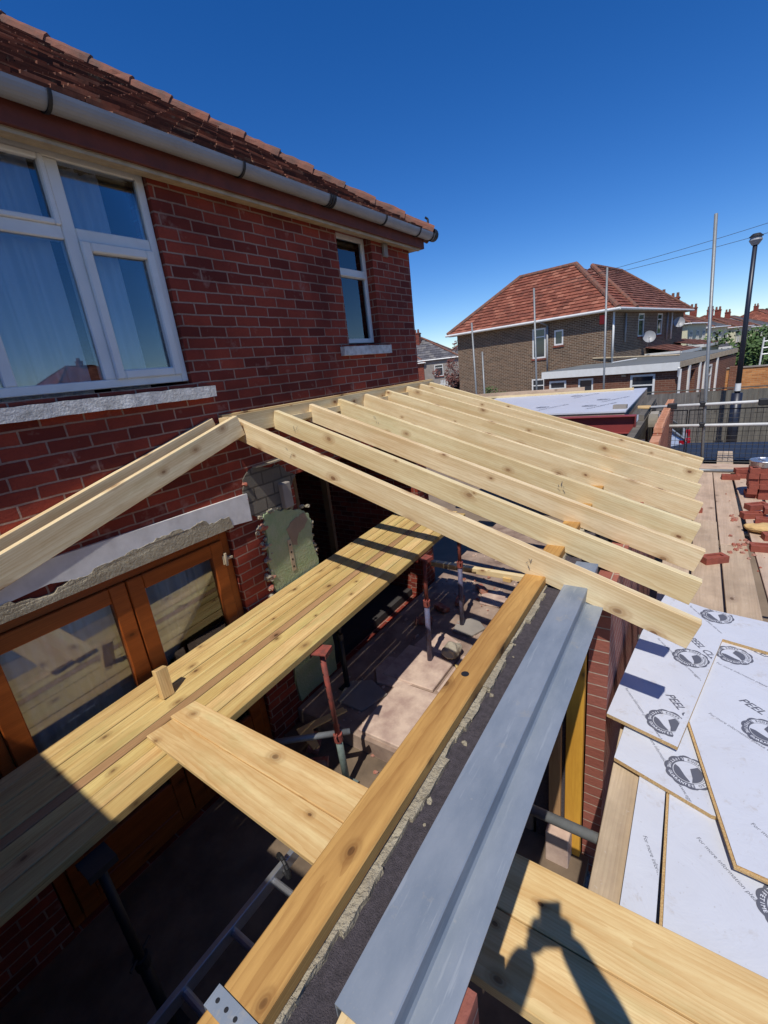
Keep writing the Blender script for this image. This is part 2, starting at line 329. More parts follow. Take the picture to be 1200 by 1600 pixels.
def box(bm, x0, x1, y0, y1, z0, z1, mi=0, mat=None):
    r = bmesh.ops.create_cube(bm, size=1.0)
    for v in r['verts']:
        v.co = Vector(((x0+x1)/2 + v.co.x*(x1-x0), (y0+y1)/2 + v.co.y*(y1-y0), (z0+z1)/2 + v.co.z*(z1-z0)))
        if mat is not None: v.co = mat @ v.co
    if mi:
        for f in {f for v in r['verts'] for f in v.link_faces}: f.material_index = mi
    return r['verts']
def frame(p0, p1, up=(0, 0, 1)):
    p0 = Vector(p0); p1 = Vector(p1); x = (p1-p0).normalized(); up = Vector(up)
    y = up.cross(x).normalized(); z = x.cross(y)
    return Matrix.Translation(p0) @ Matrix((x, y, z)).transposed().to_4x4(), (p1-p0).length
def beam(name, p0, p1, w, h, mat, up=(0, 0, 1), bevel=0.002, parent=None, cut=None, **kw):
    """a straight timber, grain along local X, p0-p1 the middle of its section; w across, h along up"""
    mw, L = frame(p0, p1, up); bm = B(); box(bm, 0, L, -w/2, w/2, -h/2, h/2)
    if cut: cut(bm, L)
    return put(name, bm, mat, parent, mw=mw, bevel=bevel, **kw)
def cyl(bm, p0, p1, r0, r1=None, n=16, cap=True, mi=0):
    r1 = r0 if r1 is None else r1
    mw, L = frame(p0, p1, (0, 0, 1) if abs((Vector(p1)-Vector(p0)).normalized().z) < 0.95 else (1, 0, 0))
    r = bmesh.ops.create_cone(bm, cap_ends=cap, segments=n, radius1=r0, radius2=r1, depth=L)
    T = mw @ Matrix.Rotation(pi/2, 4, 'Y') @ Matrix.Translation((0, 0, L/2))
    bmesh.ops.transform(bm, matrix=T, verts=r['verts'])
    if mi:
        for f in {f for v in r['verts'] for f in v.link_faces}: f.material_index = mi
    return r['verts']
def tube(bm, pts, r, n=8):
    for a, b in zip(pts[:-1], pts[1:]): cyl(bm, a, b, r, n=n)
def prism(bm, poly, z0, z1, mi=0):
    """poly: list of (x,y); extruded from z0 to z1"""
    lo = [bm.verts.new((p[0], p[1], z0)) for p in poly]; hi = [bm.verts.new((p[0], p[1], z1)) for p in poly]
    fs = [bm.faces.new(hi), bm.faces.new(lo[::-1])]; n = len(poly)
    for i in range(n): fs.append(bm.faces.new((lo[i], lo[(i+1) % n], hi[(i+1) % n], hi[i])))
    for f in fs: f.material_index = mi
    return fs
def prism_y(bm, poly, y0, y1, mi=0):
    """poly: list of (x,z); extruded from y0 to y1"""
    lo = [bm.verts.new((p[0], y0, p[1])) for p in poly]; hi = [bm.verts.new((p[0], y1, p[1])) for p in poly]
    n = len(poly); fs = [bm.faces.new(lo), bm.faces.new(hi[::-1])]
    for i in range(n): fs.append(bm.faces.new((lo[(i+1) % n], lo[i], hi[i], hi[(i+1) % n])))
    for f in fs: f.material_index = mi
def wallgrid(bm, u0, u1, z0, z1, t0, t1, holes, axis='x', mi=0):
    """a wall with real openings; u along the wall, t its thickness range, holes (ua,ub,za,zb)"""
    us = sorted({u0, u1, *[h[0] for h in holes], *[h[1] for h in holes]}); zs = sorted({z0, z1, *[h[2] for h in holes], *[h[3] for h in holes]})
    us = [u for u in us if u0 <= u <= u1]; zs = [z for z in zs if z0 <= z <= z1]
    def P(u, t_, z): return (u, t_, z) if axis == 'x' else (t_, u, z)
    def solid(i, j):
        if i < 0 or j < 0 or i >= len(us)-1 or j >= len(zs)-1: return False
        cu = (us[i]+us[i+1])/2; cz = (zs[j]+zs[j+1])/2
        return not any(h[0] < cu < h[1] and h[2] < cz < h[3] for h in holes)
    def q(*ps):
        f = bm.faces.new([bm.verts.new(p) for p in ps]); f.material_index = mi
    for i in range(len(us)-1):
        for j in range(len(zs)-1):
            if not solid(i, j): continue
            a, b, c, d = us[i], us[i+1], zs[j], zs[j+1]
            q(P(a, t0, c), P(b, t0, c), P(b, t0, d), P(a, t0, d)); q(P(b, t1, c), P(a, t1, c), P(a, t1, d), P(b, t1, d))
            if not solid(i-1, j): q(P(a, t1, c), P(a, t0, c), P(a, t0, d), P(a, t1, d))
            if not solid(i+1, j): q(P(b, t0, c), P(b, t1, c), P(b, t1, d), P(b, t0, d))
            if not solid(i, j-1): q(P(a, t1, c), P(b, t1, c), P(b, t0, c), P(a, t0, c))
            if not solid(i, j+1): q(P(a, t0, d), P(b, t0, d), P(b, t1, d), P(a, t1, d))
    bmesh.ops.remove_doubles(bm, verts=bm.verts, dist=1e-5)
def rough(bm, amp, scale=3.0, cuts=0):
    from mathutils import noise
    if cuts: bmesh.ops.subdivide_edges(bm, edges=bm.edges, cuts=cuts, use_grid_fill=True)
    for v in bm.verts: v.co += noise.noise_vector(v.co*scale) * amp
def tiles(name, e0, e1, t0, t1, mat, tw=0.165, g=0.10, th=0.014, jit=0.006, parent=None, pop=0.02, **kw):
    """rows of plain tiles on the slope e0-e1 (eave) up to t0-t1; every tile its own small slab in one mesh"""
    e0, e1, t0, t1 = map(Vector, (e0, e1, t0, t1)); bm = B(); lay = bm.faces.layers.float.new('rnd')
    ux = (e1-e0).normalized(); n = ux.cross((t0-e0)).normalized()
    if n.z < 0: n = -n
    vy = n.cross(ux)
    if vy.dot(t0-e0) < 0: vy = -vy
    H = vy.dot(t0-e0); rows = max(1, int(round(H/g))); gg = H/rows
    for r in range(rows):
        f0 = r/rows; f1 = (r+1)/rows
        a = e0.lerp(t0, f0); b = e1.lerp(t1, f0); sa = (a-e0).dot(ux); sb = (b-e0).dot(ux)
        a2 = (e0.lerp(t0, f1)-e0).dot(ux); b2 = (e1.lerp(t1, f1)-e0).dot(ux)
        k = math.floor(sa/tw) - 1; s = k*tw + (tw/2 if r % 2 else 0)
        while s < sb:
            l, rr = max(s, sa), min(s+tw*0.97, sb); l2, rr2 = max(s, a2), min(s+tw*0.97, b2)
            if rr - l > 0.01 and rr2 > l2 - 0.001:
                j = random.uniform(-jit, jit); lift = th*1.6 + random.uniform(0, jit)
                q = [e0+ux*l+vy*(r*gg+j)+n*lift, e0+ux*rr+vy*(r*gg+j)+n*(lift+random.uniform(-jit, jit)*0.5),
                     e0+ux*rr2+vy*((r+1)*gg+0.01)+n*(lift*0.25), e0+ux*l2+vy*((r+1)*gg+0.01)+n*(lift*0.25)]
                vs = [bm.verts.new(p) for p in q]; lo = [bm.verts.new(q[0]-n*th), bm.verts.new(q[1]-n*th)]
                rv = random.random()
                for f in (bm.faces.new(vs), bm.faces.new((lo[0], lo[1], vs[1], vs[0])), bm.faces.new((lo[0], vs[0], vs[3])), bm.faces.new((lo[1], vs[2], vs[1]))):
                    f[lay] = rv
            s += tw
    base = bm.faces.new([bm.verts.new(p - n*0.004) for p in (e0, e1, t1, t0)]) if (t1-t0).length > 0.01 else bm.faces.new([bm.verts.new(p - n*0.004) for p in (e0, e1, t0)])
    base[lay] = 0.0
    return put(name, bm, mat, parent, recalc=False, **kw)
# ================================================================== THE SETTING: ground
bm = B(); r = bmesh.ops.create_grid(bm, x_segments=2, y_segments=2, size=700.0)
bmesh.ops.translate(bm, verts=bm.verts, vec=(300, 0, -0.02))
put('ground', bm, M['earth'], mw=Matrix(), kind='structure')
bm = B(); prism(bm, [(-4, -12), (19, -12), (19, -5.2), (-4, -5.2)], -0.3, -0.012)
put('driveway', bm, M['tarmac'], mw=Matrix(), kind='structure')
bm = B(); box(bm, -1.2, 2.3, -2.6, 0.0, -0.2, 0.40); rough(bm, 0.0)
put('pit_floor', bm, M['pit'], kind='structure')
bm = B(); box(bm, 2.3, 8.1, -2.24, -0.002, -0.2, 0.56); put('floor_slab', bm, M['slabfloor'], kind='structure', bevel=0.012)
# ================================================================== THE BRICK HOUSE
house = thing('brick_house', (2.0, 0, 0), 'two storey dark red brick house with clay tiled roof, white windows and orange patio doors', 'house')
HOLES = [(0.42, 1.99, 3.60, 4.88), (3.84, 4.42, 3.82, 4.86), (0.30, 2.01, 0.40, 2.512), (2.76, 4.92, 0.40, 2.74)]
bm = B()
wallgrid(bm, -3.5, 5.20, -0.2, 4.90, 0.0, 0.24, HOLES)
wallgrid(bm, 0.242, 7.0, -0.2, 4.90, 4.96, 5.20, [], axis='y')
wallgrid(bm, -3.5, 5.20, -0.2, 4.90, 7.0, 7.24, [])
wallgrid(bm, 0.242, 7.0, -0.2, 4.90, -3.5, -3.26, [], axis='y')
put('wall', bm, M['brick'], house, mw=Matrix())
bm = B(); wallgrid(bm, -3.49, -1.0, -0.2, 4.05, -2.35, -2.11, []); wallgrid(bm, -2.108, -0.002, -0.2, 4.05, -1.24, -1.0, [], axis='y'); wallgrid(bm, -2.108, -0.002, -0.2, 4.05, -3.49, -3.25, [], axis='y')
put('rear_wing_wall', bm, M['brick'], house, mw=Matrix())
bm = B(); box(bm, -3.55, -0.98, -2.4, -0.003, 4.052, 4.12); put('rear_wing_roof', bm, M['felt'], house)
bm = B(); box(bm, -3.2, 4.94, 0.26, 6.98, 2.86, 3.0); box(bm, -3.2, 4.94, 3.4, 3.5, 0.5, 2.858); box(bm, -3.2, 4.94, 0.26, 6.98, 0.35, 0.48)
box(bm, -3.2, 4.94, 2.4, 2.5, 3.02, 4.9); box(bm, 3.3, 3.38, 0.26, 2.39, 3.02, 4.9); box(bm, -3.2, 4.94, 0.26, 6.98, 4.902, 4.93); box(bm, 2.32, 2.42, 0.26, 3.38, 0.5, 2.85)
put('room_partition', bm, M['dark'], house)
bm = B(); box(bm, 3.9, 3.95, 1.2, 1.3, 0.5, 2.85); box(bm, 4.5, 4.55, 1.2, 1.3, 0.5, 2.85); put('wall_stud', bm, M['deckb'], house)
# --- roof
tn = math.tan(radians(34.5)); RZ = 4.985
rp = tiles('roof', (-3.7, -0.17, RZ), (5.40, -0.17, RZ), (-3.7, 3.5, RZ+3.67*tn), (1.73, 3.5, RZ+3.67*tn), M['tile'], parent=house, th=0.030, jit=0.012, g=0.105)
bm = B()
a = Vector((5.42, -0.19, RZ-0.01)); b = Vector((1.73, 3.5, RZ+3.67*tn+0.01)); n_ = 16
for i in range(n_):
    p = a.lerp(b, i/n_); q = a.lerp(b, (i+1.06)/n_); vs = cyl(bm, p + Vector((0, 0, 0.012)), q, 0.10, 0.088, n=12)
bmesh.ops.subdivide_edges(bm, edges=[e for e in bm.edges if e.calc_length() > .2], cuts=4); rough(bm, 0.012, 14)
put('hip_ridge', bm, M['ridge'], house)
put('hip_slope', (lambda bm: (bm.faces.new([bm.verts.new(p) for p in ((5.40, -0.17, RZ), (5.40, 7.2, RZ), (1.73, 3.5, RZ+3.67*tn))]), bm)[1])(B()), M['tilered'], house)
put('back_slope', (lambda bm: (bm.faces.new([bm.verts.new(p) for p in ((5.40, 7.2, RZ), (-3.7, 7.2, RZ), (-3.7, 3.5, RZ+3.67*tn), (1.73, 3.5, RZ+3.67*tn))]), bm)[1])(B()), M['tilered'], house)
bm = B(); box(bm, -3.6, 5.30, -0.145, -0.12, 4.835, 4.975); box(bm, 5.30, 5.325, -0.145, 7.1, 4.835, 4.975)
put('fascia', bm, M['fascia'], house, bevel=0.003)
bm = B(); box(bm, -3.6, 5.298, -0.118, -0.002, 4.832, 4.852); box(bm, 5.202, 5.298, 0, 7.1, 4.832, 4.852); box(bm, -3.6, 5.25, -0.119, -0.09, 4.812, 4.83)
put('soffit', bm, M['soffit'], house)
# gutter: half round with collars
bm = B(); N = 12
prof = [(-0.20 + 0.062*cos(pi + pi*i/N), 4.985 + 0.068*sin(pi + pi*i/N)) for i in range(N+1)]
prof += [(-0.20 + 0.054*cos(pi + pi*i/N), 4.985 + 0.060*sin(pi + pi*i/N)) for i in range(N, -1, -1)]
A_ = [bm.verts.new((-3.6, y, z)) for y, z in prof]; C_ = [bm.verts.new((5.40, y, z)) for y, z in prof]
for i in range(len(prof)): j = (i+1) % len(prof); bm.faces.new((A_[i], A_[j], C_[j], C_[i]))
gt = put('gutter', bm, M['gutter'], house, smooth=False)
for gx in (0.1, 1.405, 2.58, 3.53, 4.36, 5.05, 5.36):
    bm = B(); ww = 0.018 if gx != 3.53 else 0.05
    for i in range(N):
        t0, t1 = pi + pi*i/N, pi + pi*(i+1)/N
        for dx in ((0,) if gx != 3.53 else (-0.03, 0.0, 0.03)):
            vs = [(gx+dx-0.009, t0, .0), (gx+dx+0.009, t0, 0), (gx+dx+0.009, t1, 0), (gx+dx-0.009, t1, 0)]
            o_ = [bm.verts.new((x_, -0.20+0.071*cos(t_), 4.985+0.077*sin(t_))) for x_, t_, _ in vs]
            i_ = [bm.verts.new((x_, -0.20+0.063*cos(t_), 4.985+0.069*sin(t_))) for x_, t_, _ in vs]
            bm.faces.new(o_); bm.faces.new(i_[::-1])
            for k in range(4): bm.faces.new((o_[k], o_[(k+1) % 4], i_[(k+1) % 4], i_[k]))
    put('gutter_bracket', bm, M['black'], house)
bm = B(); cyl(bm, (5.40, -0.2, 4.985), (5.47, -0.2, 4.985), 0.07, 0.07, n=16); cyl(bm, (5.36, -0.2, 5.03), (5.375, -0.19, 5.14), 0.012); cyl(bm, (5.375, -0.19, 5.14), (5.35, -0.17, 5.16), 0.012)
put('gutter_end_cap', bm, M['black'], house)
# --- windows
def fr4(bm, x0, x1, z0, z1, w, y0, y1):
    box(bm, x0, x0+w, y0, y1, z0, z1); box(bm, x1-w, x1, y0, y1, z0, z1)
    box(bm, x0+w, x1-w, y0+.0005, y1, z0, z0+w); box(bm, x0+w, x1-w, y0+.0005, y1, z1-w, z1)
def pane(x0, x1, z0, z1, y, par, m='glass'):
    bm = B(); box(bm, x0, x1, y, y+0.004, z0, z1); put('pane', bm, M[m], par)
win = put('window', (lambda bm: (fr4(bm, 0.42, 1.985, 3.62, 4.865, 0.05, 0.03, 0.10), bm)[1])(B()), M['upvc'], house, bevel=0.004)
bm = B(); box(bm, 0.925, 0.985, 0.032, 0.10, 3.67, 4.815); box(bm, 1.43, 1.50, 0.032, 0.10, 3.67, 4.815)
box(bm, 0.47, 0.924, 0.034, 0.10, 4.42, 4.49); box(bm, 0.986, 1.429, 0.034, 0.10, 4.42, 4.49); box(bm, 1.501, 1.935, 0.034, 0.10, 4.42, 4.49)
put('mullion', bm, M['upvc'], win, bevel=0.006)
bm = B(); fr4(bm, 1.497, 1.94, 3.665, 4.425, 0.055, 0.012, 0.06); put('sash', bm, M['upvc'], win, bevel=0.008)
bm = B(); fr4(bm, 0.986, 1.43, 4.487, 4.82, 0.03, 0.02, 0.06); fr4(bm, 0.47, 0.925, 4.487, 4.82, 0.03, 0.02, 0.06); put('sash', bm, M['upvc'], win, bevel=0.006)
for a_ in ((0.985, 1.43, 3.67, 4.42), (1.55, 1.89, 3.715, 4.375), (0.985, 1.43, 4.49, 4.82), (1.50, 1.94, 4.49, 4.82), (0.47, 0.925, 3.67, 4.42), (0.47, 0.925, 4.49, 4.82)): pane(*a_, 0.05, win)
bm = B()
def curtain(bm, x0, x1, z0, z1, y, amp, per):
    n = int((x1-x0)/0.012); prev = None
    for i in range(n+1):
        x = x0 + (x1-x0)*i/n; yy = y + amp*sin(2*pi*x/per + 1.3*sin(5*x)) + amp*0.5*sin(2*pi*x/(per*0.37))
        c = (bm.verts.new((x, yy, z0)), bm.verts.new((x + 0.01*sin(9*x), yy*0.9+0.02, z1)))
        if prev: bm.faces.new((prev[0], c[0], c[1], prev[1]))
        prev = c
curtain(bm, 0.43, 1.40, 3.55, 4.84, 0.17, 0.026, 0.16); curtain(bm, 1.52, 1.80, 3.55, 4.84, 0.19, 0.030, 0.12)
for f in bm.faces: pass
put('curtain', bm, M['curtain'], house, smooth=True)
bm = B(); box(bm, 0.28, 2.12, -0.065, 0.09, 3.495, 3.572); rough(bm, 0.0)
bmesh.ops.subdivide_edges(bm, edges=[e for e in bm.edges if e.calc_length() > 1], cuts=60); rough(bm, 0.005, 12)
put('window_sill', bm, M['whitepaint'], house)
w2 = put('window', (lambda bm: (fr4(bm, 3.84, 4.42, 3.84, 4.86, 0.045, 0.09, 0.16), bm)[1])(B()), M['upvc'], house, bevel=0.004)
bm = B(); box(bm, 3.885, 4.375, 0.088, 0.16, 4.47, 4.55); box(bm, 3.885, 4.375, 0.07, 0.089, 4.475, 4.49); put('mullion', bm, M['upvc'], w2, bevel=0.004)
pane(3.885, 4.375, 3.885, 4.47, 0.11, w2); pane(3.885, 4.375, 4.55, 4.815, 0.11, w2)
bm = B(); box(bm, 3.69, 4.55, -0.05, 0.10, 3.715, 3.80); bmesh.ops.subdivide_edges(bm, edges=[e for e in bm.edges if e.calc_length() > .7], cuts=20); rough(bm, 0.004, 14)
put('window_sill', bm, M['whitepaint'], house)
bm = B(); box(bm, 4.62, 4.70, -0.03, -0.001, 4.70, 4.83); put('vent_block', bm, M['concrete'], house, bevel=0.005)
# --- patio doors
door = put('patio_door', (lambda bm: (fr4(bm, 0.31, 2.0, 0.42, 2.505, 0.068, 0.03, 0.10), bm)[1])(B()), M['brdoor'], house, bevel=0.004)
for x0, x1 in ((0.378, 1.185), (1.192, 1.932)):
    bm = B(); fr4(bm, x0, x1, 0.49, 2.435, 0.105, 0.012, 0.07); box(bm, x0+.105, x1-.105, 0.014, 0.069, 0.60, 0.85)
    put('door_leaf', bm, M['brdoor'], door, bevel=0.006)
    pane(x0+.105, x1-.105, 0.85, 2.33, 0.04, door)
bm = B(); box(bm, 1.905, 1.945, 0.0, 0.012, 2.24, 2.31); cyl(bm, (1.925, -0.006, 2.23), (1.925, -0.006, 2.33), 0.011); box(bm, 1.915, 1.99, -0.005, 0.03, 2.27, 2.285)
put('hinge', bm, M['soffit'], door)
bm = B(); curtain(bm, 0.32, 1.98, 0.5, 2.47, 0.24, 0.03, 0.22); put('door_curtain', bm, M['curtain'], house, smooth=True)
bm = B(); prism_y(bm, [(0.0, 2.765), (2.23, 2.725), (2.225, 2.50), (2.0, 2.525), (1.80, 2.575), (1.66, 2.60), (1.57, 2.645), (1.45, 2.625), (1.19, 2.612), (1.05, 2.575), (0.97, 2.57), (0.80, 2.615), (0.60, 2.60), (0.0, 2.60)], -0.024, -0.001)
put('door_lintel', bm, M['whitewall'], house)
bm = B(); pts = []
rr = random.Random(3)
from mathutils import noise as _nz
for i in range(91): x = 0.0 + 2.02*i/90; pts.append((x, _nz.noise(Vector((x*7, 3, 0)))*.030 + _nz.noise(Vector((x*31, 9, 0)))*.012 + [2.585, 2.575, 2.60, 2.565, 2.585, 2.605, 2.62, 2.65, 2.63, 2.60, 2.555][int(i/9.01)] + rr.uniform(-.004, .004)))
prism_y(bm, [(0.0, 2.506), (2.04, 2.506)] + pts[::-1], -0.030, -0.0015); rough(bm, 0.005, 14)
put('mortar_patch', bm, M['mortar'], house)
# --- the broken wall beside the opening
def ragged(pts, k=3, amp=0.012, seed=1):
    rr = random.Random(seed); out = []
    for i in range(len(pts)):
        a, b = Vector(pts[i]), Vector(pts[(i+1) % len(pts)])
        for j in range(k):
            p = a.lerp(b, j/k); out.append((p.x + (rr.uniform(-amp, amp) if j else 0), p.y + (rr.uniform(-amp, amp) if j else 0)))
    return out
bm = B(); prism_y(bm, ragged([(2.36, 2.51), (2.44, 2.52), (2.62, 2.46), (2.78, 2.41), (2.85, 2.36), (2.88, 2.25), (2.86, 2.09), (2.89, 1.84), (2.93, 1.3), (2.90, 0.6), (2.36, 0.6), (2.33, 1.7), (2.31, 2.03), (2.34, 2.38)], 5, .012, 4), -0.026, 0.10)
put('green_plaster', bm, M['plastergreen'], house)
bm = B(); prism_y(bm, ragged([(2.56, 2.30), (2.70, 2.37), (2.80, 2.38), (2.845, 2.30), (2.78, 2.24), (2.70, 2.22), (2.66, 2.12), (2.60, 2.14)], 4, .012, 9), -0.029, -0.0)
put('bare_plaster', bm, M['plasterbrown'], house)
bm = B(); box(bm, 2.545, 2.59, -0.032, -0.028, 1.90, 2.20); put('socket_strip', bm, M['soffit'], house)
for k in range(4): bm = B(); cyl(bm, (2.567, -0.0335, 1.94+.07*k), (2.567, -0.0325, 1.94+.07*k), 0.010, n=10); put('screw_hole', bm, M['black'], house)
bm = B(); prism_y(bm, ragged([(2.21, 2.76), (2.25, 2.86), (2.34, 2.91), (2.52, 2.87), (2.62, 2.88), (2.72, 2.78), (2.80, 2.735), (2.66, 2.60), (2.62, 2.50), (2.51, 2.44), (2.36, 2.50), (2.22, 2.53)], 4, .012, 6), -0.012, -0.001)
put('exposed_block', bm, M['blockgrey'], house)
bm = B(); box(bm, 2.57, 2.67, -0.07, -0.01, 2.49, 2.715); rough(bm, 0.006, 9)
put('projecting_block', bm, M['concrete'], house, bevel=0.006)
rr = random.Random(12); bm = B(); bm2 = B()
def lump(bm, x, y, z, s, rr=rr, sy=1.0):
    r = bmesh.ops.create_icosphere(bm, subdivisions=2, radius=s)
    from mathutils import noise
    sd0 = rr.random()*50; fx, fz = rr.uniform(.7, 1.4), rr.uniform(.6, 1.0)
    for v in r['verts']:
        k = 1 + .75*noise.noise(v.co*(1.6/s) + Vector((sd0, 0, 0))); v.co = Vector((v.co.x*fx*k, v.co.y*sy*k, v.co.z*fz*k)); v.co += Vector((x, y, z))
for z in (1.72, 1.86, 1.95, 2.12, 2.25, 2.40): lump(bm, 2.30 + rr.uniform(-.03, .03), 0.01, z, rr.uniform(.035, .05))
for k in range(26): lump(bm2, 2.31 + rr.gauss(0, .025), -0.005, 1.7 + .85*rr.random(), rr.uniform(.012, .032))
for x, z in ((2.24, 2.80), (2.22, 2.68)): lump(bm, x, .005, z, .03)
for k in range(16): x = 2.3+.6*rr.random(); lump(bm2, x, -.01, 2.50+.02*rr.random()-(x-2.5)*.25*(x > 2.5), .012 + .012*rr.random())
for k in range(12): lump(bm2, 2.87+.03*rr.random(), -.0, 1.8+.6*rr.random(), .014 + .012*rr.random())
for k in range(8): lump(bm, 2.87+.03*rr.random(), .05, 1.7+.7*rr.random(), .02 + .015*rr.random())
put('broken_brickwork', bm, M['rubble'], house); put('broken_mortar', bm2, M['mortar'], house)
bm = B(); box(bm, 2.35, 2.75, -0.05, -0.001, 2.905, 2.918); rough(bm, .004, 8, 3); put('brick_ledge', bm, M['mortar'], house)

# ================================================================== THE LEAN-TO ROOF FRAME
rf = thing('roof_frame', (2.2, -0.1, 3.2), 'lean-to roof frame of pale new rafters between the brick wall and an orange wall plate', 'roof frame')
RT = lambda o: 3.35 - 0.339*o
beam('ledger', (2.14, -0.027, 3.268), (5.50, -0.027, 3.268), 0.047, 0.15, M['rafter'], parent=rf)
beam('ledger_cap', (2.14, -0.02, 3.351), (5.50, -0.02, 3.351), 0.036, 0.012, M['board'], parent=rf)
sl = math.atan(0.290)
for y, x1 in ((-0.027, 2.07), (-0.168, 2.175)):
    zt = 3.352; p1 = Vector((x1, y, zt-0.075/cos(sl))); L = 2.75
    p0 = p1 - Vector((cos(sl), 0, sin(sl)))*L
    beam('sloping_plate', p0, p1, 0.047, 0.15, M['rafter'], parent=rf)
beam('spacer', (2.12, -0.052, 3.27), (2.12, -0.144, 3.27), 0.047, 0.14, M['rafter'], parent=rf)
RX = [(2.225, 2.195), (2.645, 2.625), (3.07, 3.07), (3.48, 3.50), (3.92, 4.02), (4.33, 4.53), (4.78, 5.04), (5.107, 5.44), (5.36, 5.60)]
c_ = math.cos(math.atan(0.339)); s_ = math.sin(math.atan(0.339))
for i, (xa, xb) in enumerate(RX):
    oa, ob = 0.075, 3.045 + random.uniform(-.012, .012)
    off = Vector((0, -s_*0, 0))
    p0 = Vector((xa, -oa + 0.075*s_, RT(oa) - 0.075*c_)); p1 = Vector((xb, -ob + 0.075*s_, RT(ob) - 0.075*c_))
    beam('rafter', p0, p1, 0.046, 0.15, M['rafter'], parent=rf)
for i in range(len(RX)-2):                      # short blocks between the rafters along the ledger
    xa, xb = RX[i][0]+.024, RX[i+1][0]-.024
    if i in (1, 2, 4, 5): beam('nogging', (xa, -0.072, 3.235), (xb, -0.072, 3.235), 0.036, 0.05, M['rafter'], parent=rf, bevel=0)
plate = beam('wall_plate', (-0.75, -2.305, 2.4065), (5.62, -2.305, 2.4065), 0.108, 0.047, M['plate'], parent=rf, bevel=0.004)
# bolt holes and the splice line in the plate
bm = B(); cyl(bm, (1.29, -2.297, 2.4302), (1.29, -2.297, 2.4308), 0.015, n=18); put('bolt_hole', bm, M['black'], rf)
bm = B(); box(bm, 0.185, 0.222, -2.362, -2.248, 2.4305, 2.434); box(bm, 0.185, 0.222, -2.2475, -2.244, 2.0, 2.4335)
st = put('restraint_strap', bm, M['galv'], rf)
for k in range(4): bm = B(); cyl(bm, (0.2035, -2.263-.026*k, 2.4341), (0.2035, -2.263-.026*k, 2.4346), 0.0045, n=10); put('strap_hole', bm, M['black'], st)

# pencil marks stay on the timber (thin lines on rafter faces)
rr = random.Random(77)
for xx, o, n_ in ((2.632, .30, 3), (2.66, .62, 4), (3.075, 2.16, 5), (3.49, 2.14, 6), (3.475, .5, 4), (3.99, 1.1, 3), (2.196, 2.28, 4), (2.215, .62, 2)):
    bm = B(); x0 = xx - .0245
    for k in range(n_):
        oo = o + rr.uniform(-.025, .025); z0 = RT(oo) - .045 - rr.random()*.06; a_ = rr.uniform(-1, 1); L = rr.uniform(.015, .035)
        dy, dz = L*sin(a_)*.5, L*cos(a_)*.5; w = .0016
        bm.faces.new([bm.verts.new(p) for p in ((x0, -oo-dy-w, z0-dz), (x0, -oo-dy+w, z0-dz), (x0, -oo+dy+w, z0+dz), (x0, -oo+dy-w, z0+dz))])
    put('pencil_mark', bm, M['ink'], rf)

# ================================================================== EXTENSION WALL
ew = thing('extension_wall', (3.0, -2.45, 0), 'half built cavity wall, dark blocks inside and new red bricks outside, under the rafters', 'wall')
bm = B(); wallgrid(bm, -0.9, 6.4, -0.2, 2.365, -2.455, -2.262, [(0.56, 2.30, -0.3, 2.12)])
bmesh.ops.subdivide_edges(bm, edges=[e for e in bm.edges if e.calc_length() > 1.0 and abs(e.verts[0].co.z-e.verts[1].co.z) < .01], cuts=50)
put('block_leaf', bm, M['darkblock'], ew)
bm = B(); rr = random.Random(5)
x = -0.6
while x < 5.6:                                   # squeezed out mortar bed along the plate
    L = rr.uniform(0.05, 0.16); w = rr.uniform(0.004, 0.026)
    vs = box(bm, x, x+L, -2.362-w, -2.352, 2.362, 2.384 - rr.uniform(0, .008)); x += L*0.96
bmesh.ops.subdivide_edges(bm, edges=[e for e in bm.edges if e.calc_length() > .03], cuts=4); rough(bm, 0.006, 26)
for k in range(12):
    x = rr.uniform(-.1, 2.3); lump(bm, x, -2.375 - rr.random()**2*.05, 2.366, rr.uniform(.004, .012), rr)
put('mortar_bed', bm, M['mortar'], ew)
bm = B(); wallgrid(bm, 2.33, 5.9, -0.2, 2.305, -2.655, -2.553, []); put('brick_leaf', bm, M['brickn'], ew, mw=Matrix())
bm = B(); wallgrid(bm, -0.9, 0.52, -0.2, 2.30, -2.655, -2.553, []); put('brick_leaf', bm, M['brickn'], ew, mw=Matrix())
bm = B(); wallgrid(bm, 5.902, 10.7, -0.2, 2.175, -2.60, -2.498, []); wallgrid(bm, 6.5, 10.7, 2.176, 2.25, -2.60, -2.498, []); wallgrid(bm, 6.95, 10.7, 2.251, 2.325, -2.60, -2.498, [])
put('brick_leaf', bm, M['brickfar'], ew, mw=Matrix())
bm = B()                                        # top course of three slot bricks
for k in range(15):
    x0 = 7.05 + k*0.225; h0 = 2.333; j = rr.uniform(-.004, .004)
    box(bm, x0, x0+.215, -2.60+j, -2.498+j, h0, h0+.045)
    for (a0, a1, b0, b1) in ((0, .215, 0, .02), (0, .215, .082, .102), (0, .025, .0202, .0818), (.068, .085, .0202, .0818), (.128, .145, .0202, .0818), (.19, .215, .0202, .0818)):
        box(bm, x0+a0, x0+a1, -2.60+j+b0, -2.60+j+b1, h0+.0452, h0+.065)
for k in range(4): x0 = 6.0 + k*.225; box(bm, x0, x0+.215, -2.60, -2.498, 2.183+(0 if k < 2 else .076), 2.246+(0 if k < 2 else .076))
put('top_course', bm, M['bricktop'], ew)
bm = B(); wallgrid(bm, 5.9, 10.7, 1.8, 2.33, -2.30, -2.20, []); box(bm, 8.2, 10.6, -2.29, -2.21, 2.331, 2.42); rough(bm, 0.0)
put('inner_block', bm, M['blockgrey'], ew, mw=Matrix())
bm = B(); box(bm, 8.4, 8.75, -2.46, -2.34, 2.2, 2.40); rough(bm, .02, 6, 3); put('insulation_offcut', bm, M['bagp'], ew)
